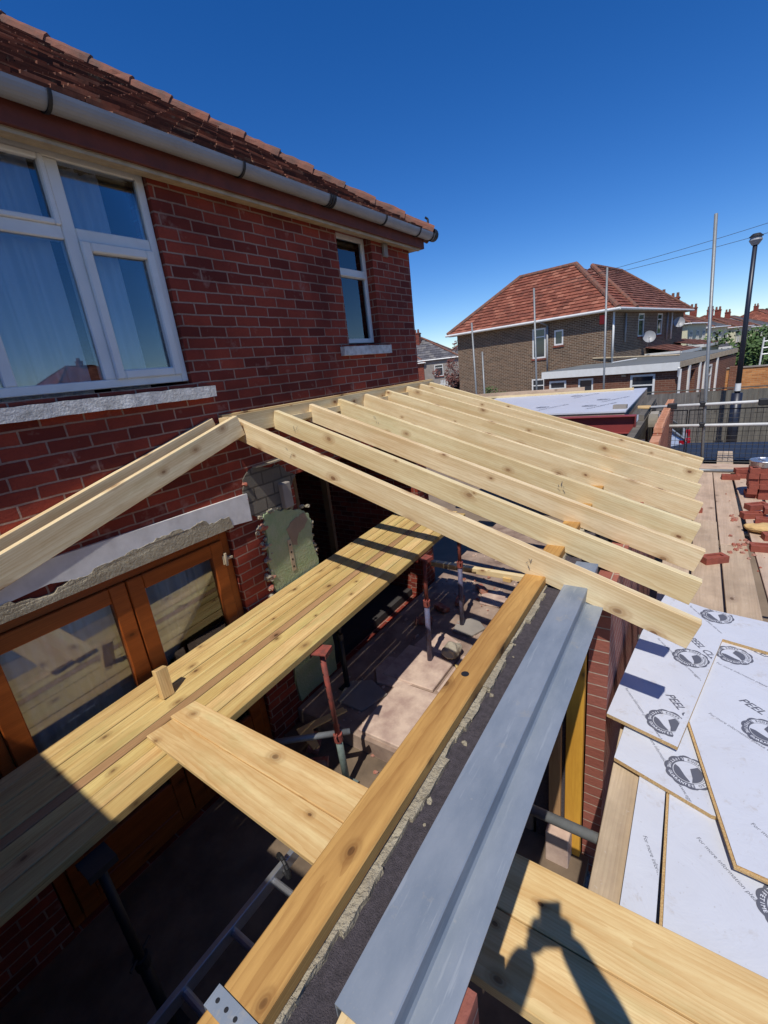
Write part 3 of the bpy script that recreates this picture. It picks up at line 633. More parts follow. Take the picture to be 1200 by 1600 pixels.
# steel lintel
mw = Matrix()
ln = thing('steel_lintel', (1.6, -2.55, 2.33), 'long blue grey galvanised steel lintel with raised flange running beside the orange wall plate', 'lintel')
bm = B()
def zprof(bm, x0, x1):
    P = [(-2.450, 2.404), (-2.560, 2.404), (-2.563, 2.401), (-2.556, 2.326), (-2.561, 2.317), (-2.636, 2.312), (-2.636, 2.308), (-2.559, 2.313), (-2.552, 2.322), (-2.559, 2.396), (-2.556, 2.399), (-2.453, 2.399), (-2.453, 2.28), (-2.450, 2.28)]
    a = [bm.verts.new((x0, y, z)) for y, z in P]; b = [bm.verts.new((x1, y, z)) for y, z in P]; n = len(P)
    for i in range(n): bm.faces.new((a[i], a[(i+1) % n], b[(i+1) % n], b[i]))
    bm.faces.new(a); bm.faces.new(b[::-1])
zprof(bm, 0.325, 2.48); put('lintel_profile', bm, M['galv'], ln)
bm = B(); prism(bm, [(0.20, -2.47), (0.33, -2.46), (0.36, -2.56), (0.22, -2.60)], 2.31, 2.312+.006*0+.07); put('timber_packer', bm, M['rafter'], ln)
# timber post at the opening reveal, tube and rubbish under the lintel
beam('door_post', (2.292, -2.50, 0.34), (2.292, -2.50, 2.27), 0.095, 0.045, M['post'], up=(1, 0, 0), label='yellow stained timber post standing against the dark reveal below the steel lintel', cat='post')
beam('door_post', (2.25, -2.398, 0.34), (2.25, -2.398, 2.1), 0.07, 0.03, M['deckb'], up=(1, 0, 0), label='added brown strip standing for the shaded part of the yellow post under the lintel', cat='post')  # separate brown piece added to paint the shaded part of the yellow post
bm = B(); box(bm, 2.16, 2.29, -2.50, -2.36, 0.1, 0.64); put('paving_block', bm, M['dust'], bevel=0.006, label='pinkish concrete block on the ground at the foot of the yellow post', cat='block')
bm = B(); bmesh.ops.create_grid(bm, x_segments=26, y_segments=26, size=0.32); bmesh.ops.translate(bm, verts=bm.verts, vec=(1.95, -2.48, 0.30)); rough(bm, 0.05, 9); rough(bm, 0.03, 23)
bmesh.ops.solidify(bm, geom=list(bm.faces), thickness=0.002)
put('polythene_sheet', bm, M['poly'], label='crumpled silvery polythene sheet lying on the ground below the opening', cat='plastic sheet', smooth=False)
# ================================================================== TIMBER DECK OVER THE PIT
# near end slopes slightly; edge lines measured on the wall side (L) and on the open side (R)
def dk(x, s):        # s 0..1 from the wall to the open side
    z = 1.705 + 0.045*x
    yl = -0.045 - 0.0*x; yr = -0.868 - 0.004*x
    return Vector((x, yl + (yr-yl)*s, z))
ws = [0, .127, .262, .382, .515, .60, .725, .862, 1.0]
names = ['pale treated plank tight against the brick wall, first of the planks laid over the pit',
 'second plank from the brick wall, with green preservative streaks', 'third plank from the brick wall in the deck over the pit',
 'fourth plank from the brick wall, beside the narrow brown plank', 'narrow dark brown plank in the middle of the pale ones over the pit',
 'sixth plank from the brick wall, just outside the brown plank', 'seventh plank from the brick wall, last but one before the open pit',
 'outermost plank along the open edge of the pit, carried by the props']
for i in range(8):
    a, b = ws[i], ws[i+1]; m_ = (a+b)/2
    p0 = dk(-0.9, m_); p1 = dk(4.45 + random.uniform(-.01, .05), m_); w = (dk(0, a)-dk(0, b)).length - (0.0045 if i not in (1, 4) else 0.008)
    p0.z -= 0.0235 + random.uniform(0, .003); p1.z -= 0.0235 + random.uniform(0, .003)
    beam('deck_plank', p0, p1, w, 0.047, M['deckb'] if i == 4 else M['deck'], bevel=0.0035, label=names[i], cat='plank', group='treated planks laid side by side over the pit')
# two boards bridging from the deck to the wall plate
za, zb = 1.765+.012, 2.10
c0 = Vector((0.86, -0.60, za)); c1 = Vector((0.965, -2.235, zb)); 
dv = (c1-c0).normalized(); sd_ = Vector((0, 0, 1)).cross(dv).normalized()
if sd_.x < 0: sd_ = -sd_
beam('bridging_board', Vector((0.889, -0.60, za)), Vector((0.698, -2.235, zb)), 0.151, 0.022, M['board'], label='wide new board bridging from the planks to the wall plate, the nearer of the pair', cat='board', group='boards bridging to the wall plate')
beam('bridging_board', Vector((1.042, -0.585, za+.002)), Vector((0.853, -2.235, zb+.002)), 0.151, 0.022, M['board'], label='wide new board bridging to the wall plate, farther of the pair with pencil marks', cat='board', group='boards bridging to the wall plate')
beam('timber_block', (1.085, -0.335, 1.752), (1.10, -0.30, 1.935), 0.075, 0.047, M['deck'], up=(0, 1, 0.2), label='short treated timber offcut standing on end on the planks near the patio doors', cat='timber offcut')

# ================================================================== PROPS
def prop(x, y, ztop, zbot, label, c_up, c_dn, lean=(0, 0), handle=True, split=0.5, rz=0.0):
    t = thing('steel_prop', (x+lean[0], y+lean[1], zbot), label, 'prop', 'adjustable steel props under the planks')
    T = Vector((x, y, ztop)); Bp = Vector((x+lean[0], y+lean[1], zbot)); L = lambda f: T.lerp(Bp, f)
    bm = B(); R = Matrix.Translation(T) @ Matrix.Rotation(rz, 4, 'Z')
    box(bm, -.06, .06, -.06, .06, -.008, 0, mat=R); box(bm, -.06, .06, -.06, -.055, -.035, -.0082, mat=R); box(bm, -.06, .06, .055, .06, -.035, -.0082, mat=R)
    put('head_plate', bm, c_up, t)
    bm = B(); cyl(bm, L(0.008), L(split+.02), 0.020, n=14); put('inner_tube', bm, c_up, t, smooth=True)
    bm = B()
    d_ = (Bp-T).normalized()
    for k in range(6):
        q = L(0.07 + split*0.85*k/6); s = Vector((cos(rz+2.6), sin(rz+2.6), 0)); cyl(bm, q + s*0.0198, q + s*0.0212, 0.0075, n=8)
    put('pin_hole', bm, M['black'], t)
    bm = B(); cyl(bm, L(split), L(0.99), 0.027, n=14); put('outer_tube', bm, c_dn, t, smooth=True)
    bm = B(); cyl(bm, L(split-.012), L(split+.04), 0.035, n=14); cyl(bm, L(split-.02)-Vector((.06, .03, 0)), L(split-.02)+Vector((.07, .035, 0)), 0.007, n=8)
    put('collar', bm, c_up, t)
    bm = B(); box(bm, Bp.x-.065, Bp.x+.065, Bp.y-.065, Bp.y+.065, zbot, zbot+.008); put('base_plate', bm, c_dn, t)
    return t
prop(1.90, -0.90, 1.735, 0.42, 'rusty red steel prop with a grey green foot nearest the two bridging boards', M['redprop'], M['greenprop'], (0.06, .03), split=.60, rz=.3)
prop(3.42, -0.90, 1.80, 0.57, 'red and blue steel prop in the middle of the row along the pit edge', M['redprop'], M['blueprop'], (0.03, .06), split=.40, rz=-.2)
prop(4.25, -0.88, 1.83, 0.57, 'pale blue steel prop farthest along the open edge of the planks', M['redprop'], M['blueprop'], (-.03, 0.02), split=.36, rz=.1)
prop(0.36, -0.93, 1.66, 0.42, 'steel prop blackened as shade under the near end of the planks', M['black'], M['black'], (0.02, 0.0), split=.55)  # black colour stands for deep shade on this prop
prop(2.75, -0.28, 1.78, 0.57, 'thin prop blackened as shade close to the house wall under the middle of the planks', M['black'], M['black'], (0, 0), split=.5)  # coloured black in place of the shade below the planks
prop(1.45, -0.22, 1.71, 0.42, 'prop blackened as shade close to the patio doors under the planks', M['black'], M['black'], (0, 0), split=.5)  # black here too paints the shade under the planks
bm = B(); cyl(bm, (1.50, -.42, 1.02), (2.02, -.93, .93), .024, n=12); put('scaffold_tube', bm, M['tube'], smooth=True, label='dark scaffold tube clamped between two props under the planks', cat='scaffold tube')

# ================================================================== THINGS IN THE PIT
rr = random.Random(21)
lad = thing('ladder', (1.0, -1.3, 0.5), 'aluminium ladder lying in the dark pit under the bridging boards, one rail catching the sun', 'ladder')
# rails: seen from px (480,1345) down to (250,1580)
la, lb = Vector((1.16, -1.22, 0.95)), Vector((-0.55, -1.19, 0.95)); sdv = Vector((0.0, -0.36, 0.0))
for k in (0, 1):
    beam('rail', la + sdv*k, lb + sdv*k, 0.03, 0.075, M['alu'], parent=lad)
for k in range(6):
    p = la.lerp(lb, 0.12 + k*.158); bm = B(); cyl(bm, p, p + sdv, 0.019, n=10); put('rung', bm, M['alu'], lad)
bm = B()
def hook(p, r, n=14, tr=.012, a0=0, a1=5.2):
    return [p + Vector((0.3*r*cos(t_), r*cos(t_), r*sin(t_))) for t_ in [a0 + (a1-a0)*i/n for i in range(n+1)]]
tube(bm, hook(Vector((1.02, -1.25, 1.0)), 0.06), 0.012, 8); put('rope_loop', bm, M['black'], label='dark rope loop hanging on the end of the ladder', cat='rope')
bm = B()
tube(bm, [Vector((1.75-.012*i*3, -0.50-.03*i, 0.95-.02*i-0.04*sin(i))) for i in range(14)], 0.004, 6); put('cable', bm, M['dark'], label='thin cable hanging in the dark pit below the planks', cat='cable')
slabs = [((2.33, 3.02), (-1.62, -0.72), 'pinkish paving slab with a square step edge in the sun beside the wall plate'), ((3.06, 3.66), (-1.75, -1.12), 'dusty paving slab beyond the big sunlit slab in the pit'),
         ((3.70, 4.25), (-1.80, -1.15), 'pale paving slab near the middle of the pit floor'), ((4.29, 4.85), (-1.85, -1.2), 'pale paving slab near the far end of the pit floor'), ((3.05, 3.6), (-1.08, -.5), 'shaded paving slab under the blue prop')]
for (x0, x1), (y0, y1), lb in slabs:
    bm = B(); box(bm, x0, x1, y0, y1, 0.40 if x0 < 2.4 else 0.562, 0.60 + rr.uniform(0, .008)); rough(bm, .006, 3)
    put('paving_slab', bm, M['dust'], bevel=0.008, label=lb, cat='paving slab', group='paving slabs on the pit floor')  # paler than the floor around, so the colour carries part of the sun
bm = B(); 
for k in range(40):
    x = 3.0 + 3.2*rr.random(); y = -0.35 - 1.7*rr.random(); lump(bm, x, y, 0.57 + .01*rr.random(), rr.uniform(.006, .022), rr)
for k in range(24): lump(bm, 2.3 + rr.gauss(0, .25), -1.2 + rr.gauss(0, .3), .41, rr.uniform(.006, .03), rr)
put('rubble', bm, M['rubble'], kind='stuff', label='crumbs of broken brick and mortar scattered over the pit floor', cat='rubble')
bm = B(); rr = random.Random(99)
for k in range(420):
    x = 2.35 + 4.0*rr.random(); y = -0.15 - 2.0*rr.random(); lump(bm, x, y, 0.562, rr.choice((.004, .006, .009, .014, .02)), rr)
put('mortar_rubble', bm, M['dust'], kind='stuff', label='grey mortar crumbs and dust lumps spread over the slabs in the pit', cat='rubble')
fl = [(3.15, -.62, .30), (3.75, -.78, .26), (4.2, -.95, .24), (4.55, -1.55, .28), (4.95, -1.0, .26), (5.3, -1.5, .3), (3.45, -1.9, .22), (2.75, -.45, .26)]
wd = ('nearest the red prop', 'beside the blue prop', 'past the cement bag', 'below the pale rail', 'at the foot of the far prop', 'farthest away', 'tucked under the wall plate', 'under the outermost plank')
for (x, y, r_), w_ in zip(fl, wd):
    n_ = rr.randint(5, 7); P_ = [(x + r_*rr.uniform(.7, 1.1)*cos(2*pi*i/n_), y + r_*rr.uniform(.7, 1.1)*sin(2*pi*i/n_)) for i in range(n_)]
    bm = B(); prism(bm, P_, .561, .58 + rr.uniform(0, .012)); put('flagstone', bm, M[rr.choice(('dust', 'concrete', 'dust'))], bevel=.006, label='broken irregular flagstone on the pit floor, ' + w_, cat='flagstone', group='broken flagstones on the pit floor')
for k, (x, y, a_, lb) in enumerate(((4.7, -.62, .3, 'broken red brick lying in a sun patch near the far end of the pit'), (4.45, -.48, 1.2, 'orange brick half in sun close to the planks'), (5.1, -.75, .8, 'red brick at the far end of the pit floor'), (4.1, -.42, 2.0, 'brick on the pit floor beneath the planks'), (2.15, -.35, 0.5, 'dusty brick standing at the wall by the red prop'), (1.98, -.52, 2.2, 'broken brick on the low ground by the red prop'))):
    bm = B(); R = Matrix.Translation((x, y, .60 if x > 2.3 else .44)) @ Matrix.Rotation(a_, 4, 'Z') @ Matrix.Rotation(.1*k, 4, 'X'); box(bm, -.1, .1, -.05, .05, -.03, .03, mat=R); rough(bm, .012, 9)
    put('loose_brick', bm, M['rubble'], bevel=.005, label=lb, cat='brick')
beam('long_timber', (4.88, -0.15, 0.985), (4.86, -1.60, 0.985), 0.075, 0.07, M['rafter'], label='pale timber rail lying across the far end of the pit', cat='timber')
beam('timber_offcut', (4.84, -1.16, 0.95), (4.83, -1.26, 0.95), 0.06, 0.05, M['deck'], label='short block fixed under the pale timber rail', cat='timber offcut')
for (x, y, L, a_, lb) in ((4.35, -1.45, .42, -1.35, 'short yellow timber offcut in a sun patch in the pit'), (3.95, -1.35, .35, .4, 'splintered wood strip on the pit floor'), (3.50, -1.28, .30, -.9, 'orange timber offcut beside the grey cement bag')):
    d_ = Vector((cos(a_), sin(a_), 0)); p = Vector((x, y, .625)); beam('timber_offcut', p - d_*L/2, p + d_*L/2, .09, .03, M['deck'], label=lb, cat='timber offcut')
bm = B(); bmesh.ops.create_icosphere(bm, subdivisions=4, radius=0.11); bmesh.ops.scale(bm, verts=bm.verts, vec=(1.1, .9, .75)); bmesh.ops.translate(bm, verts=bm.verts, vec=(3.62, -1.02, .66)); rough(bm, .03, 9); rough(bm, .012, 25)
put('cement_bag', bm, M['bagp'], smooth=False, label='crumpled grey cement bag on the sunlit slab in the pit', cat='bag')
bm = B(); prism(bm, ragged([(2.02, -.30), (2.42, -.50), (2.40, -.56), (2.1, -.42), (1.98, -.60), (1.93, -.58)], 3, .01, 8), 0.66, 0.675); put('cardboard_scrap', bm, M['glove'], label='torn brown cardboard scrap lit by the sun behind the red prop', cat='cardboard')
beam('gas_bottle_board', (4.95, -2.0, .62), (5.6, -1.2, .62), .3, .02, M['scaf'], label='dusty board lying flat on the far pit floor', cat='board') 

# ================================================================== SCAFFOLD
SZ = 1.48
def sboard(x0, x1, ya, yb, w, z, label, m='scaf', th=.038):
    beam('scaffold_board', (x0, ya, z-th/2), (x1, yb, z-th/2), w, th, M[m], bevel=.003, label=label, cat='scaffold board', group='scaffold boards')
sboard(3.02, 6.05, -3.14, -3.14, .218, SZ, 'dusty scaffold board second from the brick wall, with a brick standing over its edge')
sboard(6.06, 8.45, -3.135, -3.135, .218, SZ, 'far scaffold board in line under the rafter tails')
sboard(2.4, 8.4, -2.905, -2.90, .218, SZ-.002, 'scaffold board hidden mostly under the rafter tails beside the brick wall')
sboard(3.0, 5.35, -3.375, -3.372, .215, SZ, 'clean scaffold board in the middle of the walkway')
sboard(5.36, 8.45, -3.37, -3.36, .215, SZ, 'far middle scaffold board with crumbs of brick on it')
sboard(3.75, 8.3, -3.66, -3.60, .222, SZ+.002, 'reddish brick stained scaffold board at the outer right side')
sboard(3.2, 8.3, -3.90, -3.86, .222, SZ, 'outermost scaffold board under the stacked bricks')
for x, lb in ((8.62, 'scaffold board laid across the end of the walkway'), (8.86, 'second cross board at the far end of the walkway')):
    beam('scaffold_board', (x, -2.5, SZ-.02), (x+.02, -4.2, SZ-.02), .218, .038, M['scaf'], label=lb, cat='scaffold board', group='scaffold boards')
beam('scaffold_board', (9.0, -3.42, 1.44), (10.1, -3.46, 1.44), .22, .038, M['scaf'], label='short scaffold board pointing out beyond the tall mesh panel', cat='scaffold board', group='scaffold boards')
# boards the photographer stands on
for k in range(4): sboard(-1.7, 1.15, -2.86-.235*k, -2.86-.235*k, .22, SZ-.004, ('scaffold board behind the camera nearest the wall', 'second scaffold board behind the camera', 'third scaffold board behind the camera', 'outer scaffold board behind the camera')[k])
sboard(1.16, 2.9, -2.845, -2.84, .222, SZ, 'bare scaffold board beside the wall, running under the white chipboard')
def stube(p0, p1, label, m='tube', r=.0242):
    bm = B(); cyl(bm, p0, p1, r, n=16); return put('scaffold_tube', bm, M[m], smooth=True, label=label, cat='scaffold tube', group='scaffold tubes')
stube((1.66, -2.42, 1.418), (1.66, -4.2, 1.418), 'short galvanised tube end poking out under the boards beside the brick wall')
stube((3.4, -2.72, 1.415), (3.4, -4.2, 1.415), 'scaffold tube carrying the boards below the nearest rafter tails')
stube((5.9, -2.68, 1.415), (5.9, -4.2, 1.415), 'scaffold tube carrying the middle of the walkway')
stube((8.40, -2.45, 1.505), (8.40, -3.62, 1.507), 'grey tube lying across the end of the walkway boards')
stube((-.6, -2.42, 1.415), (-.6, -4.2, 1.415), 'scaffold tube under the boards behind the camera')
stube((9.2, -3.17, -0.02), (9.2, -2.965, 5.19), 'tall leaning scaffold pole at the end of the walkway, tallest of the poles')
stube((9.2, -4.45, -0.02), (9.2, -4.42, 3.2), 'scaffold pole at the far right corner of the mesh')
stube((13.3, 0.75, -0.02), (13.3, 0.86, 5.15), 'thin scaffold pole standing in front of the left part of the brown house')
stube((13.3, -0.94, -0.02), (13.3, -0.90, 5.30), 'thin scaffold pole standing beside the tall window of the brown house')
stube((13.3, 2.55, -0.02), (13.3, 2.66, 4.55), 'thin pole next to the corner of the red brick house, taller of two')
stube((13.5, 2.40, -0.02), (13.5, 2.45, 3.72), 'thin pole next to the corner of the red brick house, shorter of two')
stube((9.16, -2.3, 2.415), (9.16, -4.6, 2.45), 'upper white guard rail above the black mesh', 'tubewhite')
stube((9.16, -2.3, 2.085), (9.16, -4.6, 2.085), 'lower white guard rail crossing the black mesh', 'tubewhite')
# couplers
for (p, lb) in (((9.18, -3.04, 2.43), 'scaffold coupler on the tall pole at the upper rail'), ((9.18, -3.06, 2.09), 'scaffold coupler on the tall pole at the lower rail')):
    bm = B(); box(bm, p[0]-.05, p[0]+.05, p[1]-.04, p[1]+.04, p[2]-.04, p[2]+.04); put('scaffold_coupler', bm, M['black'], bevel=.012, label=lb, cat='coupler')
for (p, lb) in (((9.14, -2.62, 2.42), 'dark coupler on the upper rail left of the tall pole'), ((9.14, -3.82, 2.43), 'dark coupler on the upper rail near the right edge')):
    bm = B(); box(bm, p[0]-.04, p[0]+.04, p[1]-.07, p[1]+.07, p[2]-.05, p[2]+.05); put('scaffold_coupler', bm, M['black'], bevel=.012, label=lb, cat='coupler')
# mesh guards
for y0, y1, lb in ((-3.98, -2.87, 'black wire mesh guard panel behind the tall scaffold pole'), (-2.84, -2.35, 'black wire mesh guard panel beside the brick wall end, before the silver car'), (-5.1, -4.01, 'black wire mesh guard panel at the far right')):
    bm = B(); z0, z1 = 1.46, 2.335
    n = int(round((y1-y0)/.075))
    for k in range(n+1): y = y0 + (y1-y0)*k/n; cyl(bm, (9.22, y, z0), (9.22, y, z1), .0035 if 0 < k < n else .009, n=5)
    for k in range(13): z = z0 + (z1-z0)*k/12; cyl(bm, (9.22, y0, z), (9.22, y1, z), .0035 if 0 < k < 12 else .009, n=5)
    put('mesh_guard', bm, M['black'], label=lb, cat='mesh panel', group='black mesh guard panels')

# ================================================================== WHITE CHIPBOARD SHEETS
def textmesh(txt, size, shear=0.0, bold=False):
    cu = bpy.data.curves.new('lettering', 'FONT'); cu.body = txt; cu.size = size; cu.shear = shear; cu.offset = size*.018 if bold else 0
    o = bpy.data.objects.new('lettering', cu); COL.objects.link(o); bpy.context.view_layer.update()
    me = bpy.data.meshes.new_from_object(o); bm = B(); bm.from_mesh(me)
    bpy.data.objects.remove(o); bpy.data.curves.remove(cu); bpy.data.meshes.remove(me); return bm
def add_bm(dst, src, T, mi=0):
    src.verts.ensure_lookup_table(); vm = {v: dst.verts.new(T @ v.co) for v in src.verts}
    for f in src.faces:
        try: g = dst.faces.new([vm[v] for v in f.verts]); g.material_index = mi
        except ValueError: pass
    src.free()
def arc_text(dst, T, txt, r, a0, a1, size, mi, inward=False):
    n = len(txt)
    for i, ch in enumerate(txt):
        if ch == ' ': continue
        a = a0 + (a1-a0)*i/(n-1)
        t_ = textmesh(ch, size, bold=True)
        w = max(v.co.x for v in t_.verts) if len(t_.verts) else 0
        rot = a - pi/2 if not inward else a + pi/2
        add_bm(dst, t_, T @ Matrix.Translation((r*cos(a), r*sin(a), 0)) @ Matrix.Rotation(rot, 4, 'Z') @ Matrix.Translation((-w/2, -size*.35, 0)), mi)
def annulus(dst, T, r0, r1, a0, a1, mi, z=0, n=40, wav=0.0):
    prev = None
    for i in range(n+1):
        a = a0 + (a1-a0)*i/n; R = r1*(1 + wav*abs(sin(a*5))**.7)
        c = (dst.verts.new(T @ Vector((r0*cos(a), r0*sin(a), z))), dst.verts.new(T @ Vector((R*cos(a), R*sin(a), z))))
        if prev: f = dst.faces.new((prev[0], prev[1], c[1], c[0])); f.material_index = mi
        prev = c
def poly(dst, T, pts, mi, z=0): f = dst.faces.new([dst.verts.new(T @ Vector((x, y, z))) for x, y in pts]); f.material_index = mi
def badge(dst, T, R=.098):
    """round wavy guarantee seal; local +x is the reading direction of the lettering"""
    a0, a1 = radians(165), radians(350)
    annulus(dst, T, R*.66, R*.93, a0, a1, 0, 0.0004, wav=.10)
    annulus(dst, T, R*.92, R*.95, radians(-10), radians(165), 0, 0.0004, wav=.10); annulus(dst, T, R*.655, R*.675, 0, 2*pi, 0, 0.0003)
    arc_text(dst, T @ Matrix.Translation((0, 0, .0008)), 'LIFETIME GUARANTEE', R*.80, a0+.10, a1-.10, R*.20, 1, inward=True)
    arc_text(dst, T @ Matrix.Translation((0, 0, .0008)), 'EGGER ADVANCED', R*.80, radians(150), radians(8), R*.19, 0)
    # disc with the light folded shape inside
    q = R*.62
    pts = [(q*cos(a), q*sin(a)) for a in [radians(x) for x in range(-14, 113, 6)]]
    poly(dst, T, pts + [(-q*.28, q*.30), (q*.55, q*.02)], 0, .0004)
    pts = [(q*cos(a), q*sin(a)) for a in [radians(x) for x in range(214, 338, 6)]]
    poly(dst, T, [(-q*.50, -q*.42), (q*.30, -q*.42), (q*.88, -q*.34)] + pts[::-1], 0, .0004)
def clip(bm, poly2, ins=.004):
    n = len(poly2); c = Vector((sum(p[0] for p in poly2)/n, sum(p[1] for p in poly2)/n, 0))
    for i in range(n):
        a = Vector((*poly2[i], 0)); b = Vector((*poly2[(i+1) % n], 0)); nn = Vector(((b-a).y, -(b-a).x, 0)).normalized()
        if nn.dot(c-a) > 0: nn = -nn
        bmesh.ops.bisect_plane(bm, geom=list(bm.verts)+list(bm.edges)+list(bm.faces), plane_co=a - nn*ins, plane_no=nn, clear_outer=True)
def sheet(pts, ztop, th, label, marks=(), cl=None, name='chipboard_sheet', group='white faced chipboard sheets', cat='chipboard', tongue=False):
    bm = B(); fs = prism(bm, pts, ztop-th, ztop)
    for f in fs: f.material_index = 1
    fs[0].material_index = 0; fs[1].material_index = 0
    o = put(name, bm, [M['film'], M['chip']], label=label, cat=cat, group=group)
    tb = B(); n = len(pts); A = sum(pts[i][0]*pts[(i+1) % n][1]-pts[(i+1) % n][0]*pts[i][1] for i in range(n)); s_g = 1 if A > 0 else -1; off = []
    for i in range(n):
        p_, q_, r_ = (Vector(pts[(i+k) % n]) for k in (-1, 0, 1)); n1 = Vector(((q_-p_).y, -(q_-p_).x)).normalized()*s_g; n2 = Vector(((r_-q_).y, -(r_-q_).x)).normalized()*s_g
        off.append(tuple(q_ + (n1+n2)/(1+n1.dot(n2))*.011))
    
    if tongue: prism(tb, off, ztop-.017, ztop-.007); put('raw_tongue_edge', tb, M['chip'], o)
    else: tb.free()
    if marks:
        mk = B()
        for kind, x, y, ang, *r in marks:
            T = Matrix.Translation((x, y, ztop + .0006)) @ Matrix.Rotation(radians(ang), 4, 'Z')
            if kind == 'badge': badge(mk, T, *(r or ()))
            elif kind == 'peel': add_bm(mk, textmesh('PEEL CLEAN XTRA', .062, .25, True), T)
            elif kind == 'info': add_bm(mk, textmesh('For more information please visit www.egger.com', .0235, 0.1, False), T)
            elif kind == 'wedge': poly(mk, T, [(0, 0), (.09, .01), (.05, .05)], 0)
        clip(mk, cl or pts)
        put('printing', mk, [M['ink'], M['inkw']], o, recalc=False)
    return o
# bottom layer, on the scaffold boards
sheet([(2.14, -2.855), (1.0, -2.845), (1.0, -2.968), (2.13, -2.964)], 1.503, .022, 'narrow white chipboard strip lowest of the pile, its ragged tan edge beside the scaffold board', [('info', 1.70, -2.895, -156)])
sheet([(2.2, -2.978), (0.9, -2.995), (0.9, -4.0), (2.2, -4.0)], 1.507, .024, 'large white chipboard sheet at the bottom right with part of a guarantee seal', [('badge', 1.63, -3.37, -128), ('info', 1.79, -3.085, -133)], tongue=True)
# middle
sheet([(2.05, -2.735), (1.915, -3.14), (2.0, -3.8), (2.9, -3.8), (2.9, -2.80)], 1.531, .022, 'white chipboard piece with a seal, sandwiched below the two upper sheets', [('badge', 2.115, -3.05, -150), ('info', 2.30, -2.85, -150)], cl=[(2.05, -2.735), (1.915, -3.14), (2.9, -3.14), (2.9, -2.80)])
sheet([(2.95, -2.95), (2.46, -3.045), (1.70, -3.215), (1.66, -3.95), (3.4, -4.0), (3.35, -3.2)], 1.555, .022, 'big white chipboard sheet at the right edge lettered with a whole slogan and seal', [('badge', 2.53, -3.37, -128), ('peel', 2.745, -3.27, -128), ('info', 2.56, -3.13, -124), ('badge', 3.20, -3.27, -124), ('peel', 3.40, -3.22, -124), ('info', 3.07, -3.175, -120), ('info', 1.92, -3.27, -126)], tongue=True)
# top, an L shaped sheet
sheet([(2.30, -2.662), (2.21, -3.00), (3.34, -3.215), (3.28, -3.47), (3.20, -4.0), (3.52, -4.0), (3.68, -3.47), (3.73, -3.15), (3.86, -2.86), (3.24, -2.752)], 1.577, .022, 'L shaped white chipboard sheet on top of the pile, crossed by two rafter shadows',
      [('badge', 2.365, -2.945, -147), ('peel', 2.60, -2.925, -147), ('info', 2.56, -2.72, -148.5), ('badge', 3.03, -3.04, -147), ('peel', 3.27, -3.02, -147), ('info', 3.18, -2.845, -146)], cl=[(2.30, -2.625), (2.21, -3.00), (3.34, -3.215), (3.50, -3.25), (3.62, -3.2), (3.86, -2.86), (3.24, -2.752)])
mk = B(); T = Matrix.Translation((3.64, -3.19, 1.5776)) @ Matrix.Rotation(radians(-150), 4, 'Z'); badge(mk, T); clip(mk, [(3.40, -3.23), (3.68, -3.40), (3.73, -3.15), (3.80, -2.9), (3.5, -2.9)]); put('printing', mk, [M['ink'], M['inkw']], bpy.data.objects['chipboard_sheet.004'], recalc=False)
mk = B(); T = Matrix.Translation((3.73, -3.02, 1.5776)) @ Matrix.Rotation(radians(-150), 4, 'Z'); add_bm(mk, textmesh('For more information please visit www', .0235), T); clip(mk, [(3.40, -3.23), (3.68, -3.30), (3.73, -3.15), (3.80, -2.9), (3.5, -2.9)]); put('printing', mk, [M['ink'], M['inkw']], bpy.data.objects['chipboard_sheet.004'], recalc=False)
# two new boards lying over the pile at the bottom of the picture
beam('new_board', (1.19, -2.45, 1.575), (1.20, -4.3, 1.575), .222, .05, M['board'], label='farther of two pale new boards across the pile, catching the shadow of the phone', cat='board', group='new boards across the scaffold')
beam('new_board', (0.963, -2.45, 1.572), (0.975, -4.3, 1.572), .222, .05, M['board'], label='nearer of two pale new boards across the pile, darkened by the shadow of arms', cat='board', group='new boards across the scaffold')

# ================================================================== LOOSE BRICKS AND SACK ON THE WALKWAY
def lbrick(x, y, z, a_, label, tx=0, ty=0, s=(.215, .1025, .065), m='terracotta', frog=True):
    bm = B(); R = Matrix.Translation((x, y, z)) @ Matrix.Rotation(a_, 4, 'Z') @ Matrix.Rotation(tx, 4, 'X') @ Matrix.Rotation(ty, 4, 'Y')
    l, w, h = s; fx, fw = l*.34, w*.26
    box(bm, -l/2, l/2, -w/2, w/2, 0, h-.014, mat=R)
    for (a0, a1, b0, b1) in ((-l/2, l/2, -w/2, -fw), (-l/2, l/2, fw, w/2), (-l/2, -fx, -fw, fw), (fx, l/2, -fw, fw)): box(bm, a0, a1, b0, b1, h-.0142, h, mat=R)
    return put('loose_brick', bm, M[m], mw=R, world=True, label=label, cat='brick', group='loose bricks on the walkway')
lbrick(4.87, -3.20, SZ, -.95, 'red frogged brick lying across two scaffold boards next to the rafter tails')
lbrick(6.37, -3.05, SZ, .3, 'dark broken brick half hidden behind the rafter tails', s=(.12, .1, .06))
